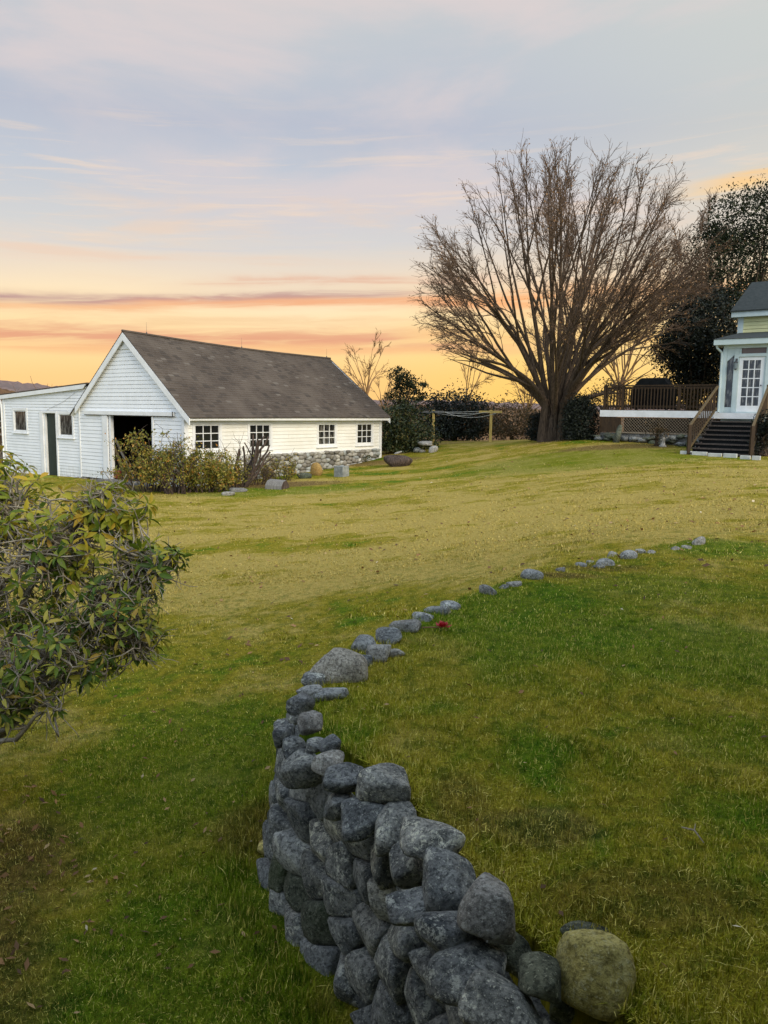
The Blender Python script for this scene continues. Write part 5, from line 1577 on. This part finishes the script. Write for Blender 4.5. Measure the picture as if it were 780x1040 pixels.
# small bare trees beyond the barn and the clothesline
def bt(px, py_top, py_base, depth, wpx, seed, nstem, label, mat, **k):
    b = at_depth(px, py_base, depth); t = at_depth(px, py_top, depth); H = t.z - b.z; w = wpx * depth / FPX / 2
    return bare_tree('small_bare_tree', b, label, (b.x, b.y, b.z + H * .62), (w, w, H * .40), nstem, .12, k.pop('spread', .8), seed, mat, mat, group='bare trees beyond the lawn', detail=k.pop('detail', 3), trunk_h=H * k.pop('th', .3), twig_r=k.pop('twig_r', .017), stem_r=k.pop('stem_r', .085), l1gap=k.pop('l1gap', .42), l0n=9, wob=.05, forks=2)
bt(372, 344, 430, 62, 42, 51, 5, 'slender tan bare tree rising just past the far end of the barn roof', M_TWIGR, th=.38)
bt(470, 346, 432, 60, 84, 52, 10, 'wide bare tree with fanned twigs behind the dark mound and clothesline', M_TWIGR, spread=1.05, th=.12)
bt(352, 378, 430, 70, 26, 53, 3, 'short faint bare sapling behind the far slope of the barn roof', M_TWIGR)
bt(389, 385, 430, 66, 20, 54, 3, 'thin bare sapling between the tan bare tree and the ragged evergreen', M_TWIGR, spread=.35)
bt(628, 300, 425, 52, 120, 55, 9, 'brownish bare tree behind the deck, mostly hidden by the huge tree', M_TWIGR, spread=1.0)
bt(706, 196, 420, 50, 66, 56, 7, 'tall pale bare tree behind the huge tree, beside the dark evergreen', M_TWIG, spread=.5)
bt(535, 372, 432, 58, 60, 57, 7, 'low bare tree left of the huge trunk, over the rusty brush', M_TWIGR, spread=1.0, th=.15)

# ------------------------------------------------------------------ evergreen and brushy masses
def lobes_mass(name, base, label, cat, lobes, mat, nleaf, lsize, seed, parts=('foliage', 'trunk'), trunk_r=.12, stemmat=None, asp=.5, shell=.45, group=None, nclump=26, clump_s=.22, limbs=True):
    """lobes: (px, py, depth, rx px, ry px)"""
    r = np.random.default_rng(seed)
    root = empty(name, base, label, cat, group)
    C_, RAD, wts = [], [], []
    for (px, py, dep, rx, ry) in lobes:
        c_ = np.array(at_depth(px, py, dep)); s = dep / FPX
        C_.append(c_); RAD.append((rx * s, (rx + ry) / 2 * s * .9, ry * s)); wts.append(rx * ry)
    wts = np.array(wts) / sum(wts)
    cl = []
    for k in range(len(lobes)):
        n = max(4, int(nclump * len(lobes) * wts[k]))
        d = r.normal(0, 1, (n, 3)); d /= np.linalg.norm(d, axis=1)[:, None]
        rad = r.uniform(shell, 1.0, (n, 1)) ** .6
        cl.append(np.concatenate([C_[k] + d * rad * np.array(RAD[k]), np.full((n, 1), min(RAD[k]))], 1))
    cl = np.concatenate(cl)
    pick = r.integers(0, len(cl), nleaf)
    p = cl[pick, :3] + r.normal(0, 1, (nleaf, 3)) * (cl[pick, 3:] * clump_s) * np.array([1.15, 1.15, .8])
    gz = np.array(base)[2]
    p[:, 2] = np.maximum(p[:, 2], gz + .03)
    build_leaves(parts[0], [leaf_cloud(p, lsize, r, asp)], mat, root)
    T = Tubes(); b = np.array(base)
    top = max(c_[2] for c_ in C_)
    if limbs:
        for q in cl[r.choice(len(cl), min(len(cl), 34), replace=False), :3]:
            h = r.uniform(.15, .5)
            s = b + (np.array([C_[0][0], C_[0][1], top]) - b) * h * .8
            m_ = (s + q) / 2 + r.normal(0, .12, 3) + np.array([0, 0, .1])
            T.add(np.array([b + r.normal(0, .05, 3) * np.array([1, 1, 0]), s, m_, q]), [trunk_r, trunk_r * .6, trunk_r * .3, trunk_r * .12], 5)
    else:
        T.add(np.array([b - [0, 0, .1], b + [0, 0, .4]]), [trunk_r, trunk_r], 6)
    T.build(parts[1], stemmat or M_BARK, root)
    return root
gb = lambda px, py: ground_at(px, py)
def gd(px, dep): 
    p = at_depth(px, 440, dep); return V(p.x, dep, hz(p.x, dep))
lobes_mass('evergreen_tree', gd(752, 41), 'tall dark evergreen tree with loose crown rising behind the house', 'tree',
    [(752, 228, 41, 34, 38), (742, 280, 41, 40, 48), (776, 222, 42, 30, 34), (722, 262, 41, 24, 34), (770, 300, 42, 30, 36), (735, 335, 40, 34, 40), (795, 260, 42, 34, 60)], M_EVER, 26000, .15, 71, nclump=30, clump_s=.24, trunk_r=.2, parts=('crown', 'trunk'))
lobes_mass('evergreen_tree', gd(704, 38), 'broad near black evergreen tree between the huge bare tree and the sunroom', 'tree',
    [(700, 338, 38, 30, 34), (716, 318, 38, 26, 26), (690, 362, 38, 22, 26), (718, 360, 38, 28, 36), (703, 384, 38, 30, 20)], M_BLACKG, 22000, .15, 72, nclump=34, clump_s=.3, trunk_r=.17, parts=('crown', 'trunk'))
lobes_mass('ragged_evergreen', gd(412, 50), 'small ragged evergreen tree leaning over the shrubs left of the clothesline', 'tree',
    [(404, 380, 50, 8, 10), (412, 388, 50, 14, 9), (424, 391, 50, 10, 6), (405, 403, 50, 12, 12), (420, 402, 50, 14, 6)], M_EVER, 2600, .17, 73, nclump=16, clump_s=.3, trunk_r=.09, parts=('crown', 'trunk'))
lobes_mass('evergreen_mound', gd(462, 43.5), 'wide dark green evergreen mound behind the clothesline', 'shrub',
    [(462, 422, 43.5, 34, 22), (448, 428, 43, 24, 18), (480, 426, 43.5, 20, 20), (440, 420, 44, 18, 14), (462, 438, 43, 34, 10)], M_BLACKG, 11000, .16, 74, nclump=40, clump_s=.3, parts=('foliage', 'stems'))
lobes_mass('broadleaf_shrub', gd(410, 37.6), 'rounded olive green shrub beside the far corner of the barn', 'shrub',
    [(408, 434, 37.6, 27, 22), (398, 445, 37.4, 18, 16), (424, 444, 37.3, 18, 14), (395, 425, 38, 14, 12), (413, 418, 38, 12, 8), (411, 452, 37.2, 26, 9)], M_MIDG, 9000, .15, 75, nclump=36, clump_s=.3, parts=('foliage', 'stems'))
lobes_mass('rusty_brush', gd(520, 43), 'rusty brown tangled brush between the clothesline and the huge tree', 'shrub',
    [(518, 424, 43, 26, 18), (534, 430, 42, 14, 14), (504, 432, 43, 14, 12), (520, 438, 42, 28, 8)], M_RUST, 5200, .12, 76, nclump=34, clump_s=.36, parts=('foliage', 'stems'), trunk_r=.035)
lobes_mass('black_yew', gd(590, 32.6), 'dense near black upright yew between the huge trunk and the deck', 'shrub',
    [(590, 432, 32.6, 14, 18), (591, 416, 32.6, 12, 14), (590, 443, 32.4, 14, 8)], M_BLACKG, 11000, .10, 77, nclump=44, clump_s=.34, parts=('foliage', 'stems'))
lobes_mass('black_yew', gd(546, 35.2), 'narrow near black shrub tucked against the left side of the huge trunk', 'shrub',
    [(546, 434, 35.2, 8, 14), (547, 443, 35, 8, 7)], M_BLACKG, 3000, .10, 78, nclump=30, clump_s=.34, parts=('foliage', 'stems'))
lobes_mass('dark_shrub', gd(778, 26.4), 'dark shrub at the frame edge covering the near side of the porch steps', 'shrub',
    [(782, 444, 26.4, 12, 20), (779, 430, 26.4, 8, 14)], M_BLACKG, 3200, .09, 79, nclump=40, clump_s=.34, parts=('foliage', 'stems'))
lobes_mass('rusty_brush', gd(712, 37), 'rusty brush showing through the deck railing beside the sunroom', 'shrub',
    [(708, 403, 37, 18, 14), (690, 408, 37, 14, 12), (722, 410, 37, 10, 12)], M_RUST, 2200, .12, 80, nclump=24, clump_s=.36, parts=('foliage', 'stems'), trunk_r=.03)
lobes_mass('rusty_brush', gd(618, 42), 'rusty bare brush behind the left end of the deck railing', 'shrub',
    [(616, 398, 42, 16, 14), (632, 404, 42, 16, 12), (604, 406, 42, 12, 12)], M_RUST, 1600, .12, 81, nclump=22, clump_s=.4, parts=('foliage', 'stems'), trunk_r=.03)
lobes_mass('deep_green_shrub', gd(4, 48), 'dark low evergreen behind the rail fence at the lean-to corner', 'shrub',
    [(2, 428, 48, 9, 9), (-14, 430, 48, 12, 10)], M_EVER, 1200, .16, 82, nclump=20, clump_s=.3, parts=('foliage', 'stems'))
lobes_mass('small_shrub', gd(358, 36.1), 'low dark green shrub growing against the barn foundation below the last window', 'shrub',
    [(358, 470, 35.0, 9, 7), (367, 466, 35.2, 8, 6), (352, 474, 34.8, 7, 5)], M_MIDG, 1200, .09, 83, nclump=20, clump_s=.3, parts=('foliage', 'stems'), trunk_r=.02)
lobes_mass('red_leaved_shrub', gd(668, 29.6), 'small reddish bush in front of the deck lattice', 'shrub',
    [(666, 434, 29.4, 7, 8), (672, 440, 29.3, 6, 5)], M_RUST, 420, .07, 84, nclump=18, clump_s=.4, parts=('foliage', 'stems'), trunk_r=.015)

# far woods below the hills: one mass of bare crowns
r = np.random.default_rng(91)
T = Tubes()
for k in range(420):
    a = R(r.uniform(-34, 30)); dist = r.uniform(95, 260)
    x0, y0 = math.sin(a) * dist, math.cos(a) * dist
    left = a < R(-22)
    ztop = EYE + math.tan(R(r.uniform(-.3, .75) + (.55 if left else 0))) * dist
    h = r.uniform(5, 8.5); b = np.array([x0, y0, ztop - h])
    T.add(grow(b, (0, 0, 1), h, r, 5, .05), np.linspace(.14, .03, 6), 3)
    for j in range(16):
        f = r.uniform(.25, .95); p = b + np.array([0, 0, h * f]); th = r.uniform(0, 6.28)
        T.add(grow(p, (math.cos(th), math.sin(th), r.uniform(.5, 1.3)), h * .35 * r.uniform(.6, 1.1), r, 3, .15, up=.08), np.linspace(.06, .02, 4), 3)
far = T.build('far_woods', m_plain('bare_far_trees', (.13, .08, .055), (.22, .14, .09), .2, 1, spec=0, bmp=0))
tag(far, 'mass of bare brown woods beyond the edge of the lawn', 'woods', kind='stuff')

# ------------------------------------------------------------------ shrubs in front of the barn
def stem_shrub(name, base, label, rx, ry, H, nst, nleaf, lsize, mat, seed, stemmat, thick=.018, lean=.55, cut=0, group=None, leaf_lo=.15, leaf_hi=.95):
    r = np.random.default_rng(seed); root = empty(name, base, label, 'shrub', group)
    T = Tubes(); pts_all = []
    b = np.array(base)
    for k in range(nst):
        a = r.uniform(0, 6.28); q = math.sqrt(r.uniform())
        p = b + np.array([math.cos(a) * rx * q * .55, math.sin(a) * ry * q * .55, -.05])
        h = H * (1 - .45 * q * q) * r.uniform(.65, 1.08)
        d = np.array([math.cos(a) * lean * q, math.sin(a) * lean * q, 1.0]) + r.normal(0, .12, 3)
        g = grow(p, d, h, r, 8, .10, up=.02)
        T.add(g, np.linspace(thick * r.uniform(.6, 1.4), .005, 9), 5); pts_all.append(g)
        for j in range(7):
            i = r.integers(2, 9); dd = g[i] - g[i-1]; dd /= np.linalg.norm(dd)
            c2 = grow(g[i], dd + perp(dd, r) * .8, h * r.uniform(.14, .34), r, 4, .16, up=.03)
            T.add(c2, np.linspace(.008, .003, 5), 3); pts_all.append(c2)
    for k in range(cut):                                     # thick cut-back stems with blunt ends
        a = r.uniform(0, 6.28)
        p = b + np.array([math.cos(a) * rx * .3, math.sin(a) * ry * .3, 0])
        g = grow(p, (math.cos(a) * .45, math.sin(a) * .25, 1), H * r.uniform(.85, 1.15), r, 7, .13, up=.03)
        T.add(g, np.linspace(.055, .030, 8), 7)
        g2 = grow(g[4], (g[4] - g[3]) / np.linalg.norm(g[4] - g[3]) + perp(np.array([0, 0, 1.]), r) * .6, H * .35, r, 4, .1, up=.1)
        T.add(g2, np.linspace(.032, .022, 5), 6)
    T.build('stems', stemmat, root)
    P_ = np.concatenate([p_[1:] for p_ in pts_all])
    f = (P_[:, 2] - b[2]) / H
    P_ = P_[(f > leaf_lo) & (f < leaf_hi)]
    c_ = P_[r.integers(0, len(P_), nleaf)] + r.normal(0, .07, (nleaf, 3))
    build_leaves('foliage', [leaf_cloud(c_, lsize, r, .45)], mat, root)
    return root
p = V(*at_depth(150, 500, 25.9)); p.z = hz(p.x, p.y)
stem_shrub('yellowing_shrub', p, 'tall yellowing leafy shrub in front of the open barn doorway', 1.0, .7, 2.15, 34, 4200, .10, M_SHRUBY, 201, M_STUMP, .022)
p = V(*at_depth(182, 500, 25.4)); p.z = hz(p.x, p.y)
stem_shrub('yellowing_shrub', p, 'sparse shrub of dark upright stems before the white barn corner', .85, .6, 2.05, 26, 1300, .10, M_SHRUBY, 202, M_STUMP, .035, lean=.4)
p = V(*at_depth(214, 500, 25.8)); p.z = hz(p.x, p.y)
stem_shrub('yellowing_shrub', p, 'dense low yellow green shrub under the first barn window', 1.15, .8, 1.55, 46, 6500, .095, M_SHRUBY, 203, M_STUMP, .018, leaf_hi=.9)
p = V(*at_depth(243, 494, 26.8)); p.z = hz(p.x, p.y)
stem_shrub('pruned_shrub', p, 'hard pruned shrub with thick blunt dark stems between the first two barn windows', .75, .6, 1.75, 14, 420, .08, M_SHRUBY, 204, M_STUMP, .02, cut=9, leaf_hi=.7)
p = V(*at_depth(283, 487, 28.8)); p.z = hz(p.x, p.y)
stem_shrub('low_shrub', p, 'low twiggy olive shrub against the barn foundation under the second window', .95, .5, 1.15, 30, 1300, .08, M_SHRUBY, 205, M_STUMP, .012, leaf_hi=.95)
p = V(*at_depth(262, 492, 27.6)); p.z = hz(p.x, p.y)
stem_shrub('low_shrub', p, 'knee high brownish shrub right of the pruned stems', .7, .5, .95, 24, 700, .07, M_RUST, 206, M_STUMP, .012)

# ------------------------------------------------------------------ the near rhododendron on the left
r = np.random.default_rng(303)
rb = V(-3.15, 5.15, hz(-3.15, 5.15))
rh = empty('rhododendron', rb, 'large near rhododendron with drooping green and yellow leaves and tangled grey branches', 'shrub')
LB = [(28, 516, 5.3, 62, 34, 1.1), (115, 512, 5.2, 44, 24, .8), (88, 555, 5.1, 66, 44, 1.3), (160, 572, 4.9, 30, 20, .55), (10, 590, 5.0, 80, 62, 1.6), (118, 618, 4.85, 48, 44, 1.1),
      (40, 660, 4.7, 70, 42, 1.2), (140, 650, 4.9, 24, 26, .3), (8, 706, 4.55, 40, 24, .45), (-60, 580, 5.2, 70, 90, 1.2), (92, 672, 4.7, 34, 18, .35), (52, 712, 4.5, 18, 18, .10), (-20, 480, 5.5, 50, 26, .5)]
LC = [(np.array(at_depth(a, b, d)), rx * d / FPX, ry * d / FPX, w) for a, b, d, rx, ry, w in LB]
T = Tubes(); limb_pts = []
b0 = np.array(rb)
for c_, rx, rz, w in LC:
    for q in range(2):
        e = c_ + r.normal(0, .25, 3) * np.array([rx, rx, rz])
        s = b0 + r.normal(0, .07, 3) * np.array([1, 1, 0]) + np.array([0, 0, -.05])
        m1 = s + (e - s) * .35 + np.array([0, 0, .30]) + r.normal(0, .10, 3); m2 = s + (e - s) * .72 + np.array([0, 0, .16]) + r.normal(0, .10, 3)
        ctrl = [s, m1, m2, e]
        t = np.linspace(0, 1, 13)[:, None]
        g = (1-t)**3 * s + 3*(1-t)**2*t * m1 + 3*(1-t)*t**2 * m2 + t**3 * e
        g += r.normal(0, .02, g.shape)
        T.add(g, np.linspace(.030, .009, 13), 6); limb_pts.append(g[4:])
limb_pts = np.concatenate(limb_pts)
tips, dirs_ = [], []
wts = np.array([w for *_, w in LC]); wts /= wts.sum()
NT = 760
for k in range(NT):
    c_, rx, rz, w = LC[r.choice(len(LC), p=wts)]
    d = r.normal(0, 1, 3); d /= np.linalg.norm(d)
    tip = c_ + d * np.array([rx, rx * .9, rz]) * r.uniform(.35, 1.0) ** .5
    dist = np.linalg.norm(limb_pts - tip, axis=1); j = np.argsort(dist)[r.integers(0, 6)]
    a = limb_pts[j]
    m_ = (a + tip) / 2 + r.normal(0, .09, 3) - np.array([0, 0, .05])
    t = np.linspace(0, 1, 7)[:, None]
    g = (1-t)**2 * a + 2*(1-t)*t * m_ + t**2 * tip
    g += r.normal(0, .010, g.shape) * (t * (1 - t) * 4)
    T.add(g, np.linspace(.0085, .0038, 7), 4)
    ax = g[-1] - g[-2]; ax = ax / np.linalg.norm(ax) + np.array([0, 0, .5]) + d * .5; tips.append(g[-1]); dirs_.append(ax / np.linalg.norm(ax))
    # bare side twigs make the grey tangle
    for q in range(r.integers(2, 5)):
        i = r.integers(1, 6); dd = g[i] - g[i-1]; dd /= np.linalg.norm(dd) + 1e-9
        T.add(grow(g[i], dd * .5 + perp(dd, r), r.uniform(.07, .24), r, 4, .28), np.linspace(.0042, .0020, 5), 3)
def fn_rb(t, p):
    n = t.noise(pos(t), 14, 5, .6); bump(t, p, n, .4, .005)
    return t.mix(t.sstep(n, .35, .65), (.15, .13, .10), (.36, .32, .25))
T.build('branches', material('grey_branch', fn_rb, rough=.85), rh)
tips = np.array(tips); dirs_ = np.array(dirs_)
def long_leaves(tips, dirs_, r, nl=(5, 9), L0=.088):
    vs, fs, n0 = [], [], 0
    for p, ax in zip(tips, dirs_):
        s = perp(ax, r); s2 = np.cross(ax, s); n = r.integers(*nl); ph = r.uniform(0, 6.28)
        dr = r.uniform(-.15, .95)
        for k in range(n):
            a = ph + k * 2.4; o = s * math.cos(a) + s2 * math.sin(a)
            d = o + ax * r.uniform(-.25, .7) - np.array([0, 0, dr * .6]); d /= np.linalg.norm(d)
            L = L0 * r.uniform(.6, 1.25); w = L * r.uniform(.26, .36)
            sd = np.cross(d, ax + r.normal(0, .25, 3)); sd /= np.linalg.norm(sd) + 1e-9
            up = np.cross(sd, d)
            st = p + d * .012
            c1, c2, c3, tp = st + d*L*.33 - up*.0, st + d*L*.66 - up*L*.06, None, st + d*L - up*L*.20
            e = up * w * .20
            v = [st, c1 + sd*w*.46 + e, c1, c1 - sd*w*.46 + e, c2 + sd*w*.42 + e, c2, c2 - sd*w*.42 + e, tp]
            vs += v
            q = n0
            fs += [(q, q+1, q+2), (q, q+2, q+3), (q+1, q+4, q+5), (q+1, q+5, q+2), (q+2, q+5, q+6), (q+2, q+6, q+3), (q+4, q+7, q+5), (q+5, q+7, q+6)]
            n0 += 8
    return np.array(vs), np.array(fs, dtype=np.int32)
zz = tips[:, 2]
keep = r.uniform(size=len(tips)) < .78; tips, dirs_ = tips[keep], dirs_[keep]; zz = tips[:, 2]
yel = (zz - np.array(at_depth(60, 560, 5.0))[2]) * 2.2 + r.normal(0, .28, len(tips)) > .12
v, f = long_leaves(tips[~yel], dirs_[~yel], r)
link_mesh('foliage', v, f, M_RHODO, rh, smooth=True)
v, f = long_leaves(tips[yel], dirs_[yel], r, (5, 9), .098)
yo = link_mesh('foliage', v, f, M_RHODOY, rh, smooth=True); yo['label'] = 'yellow green upper leaves'
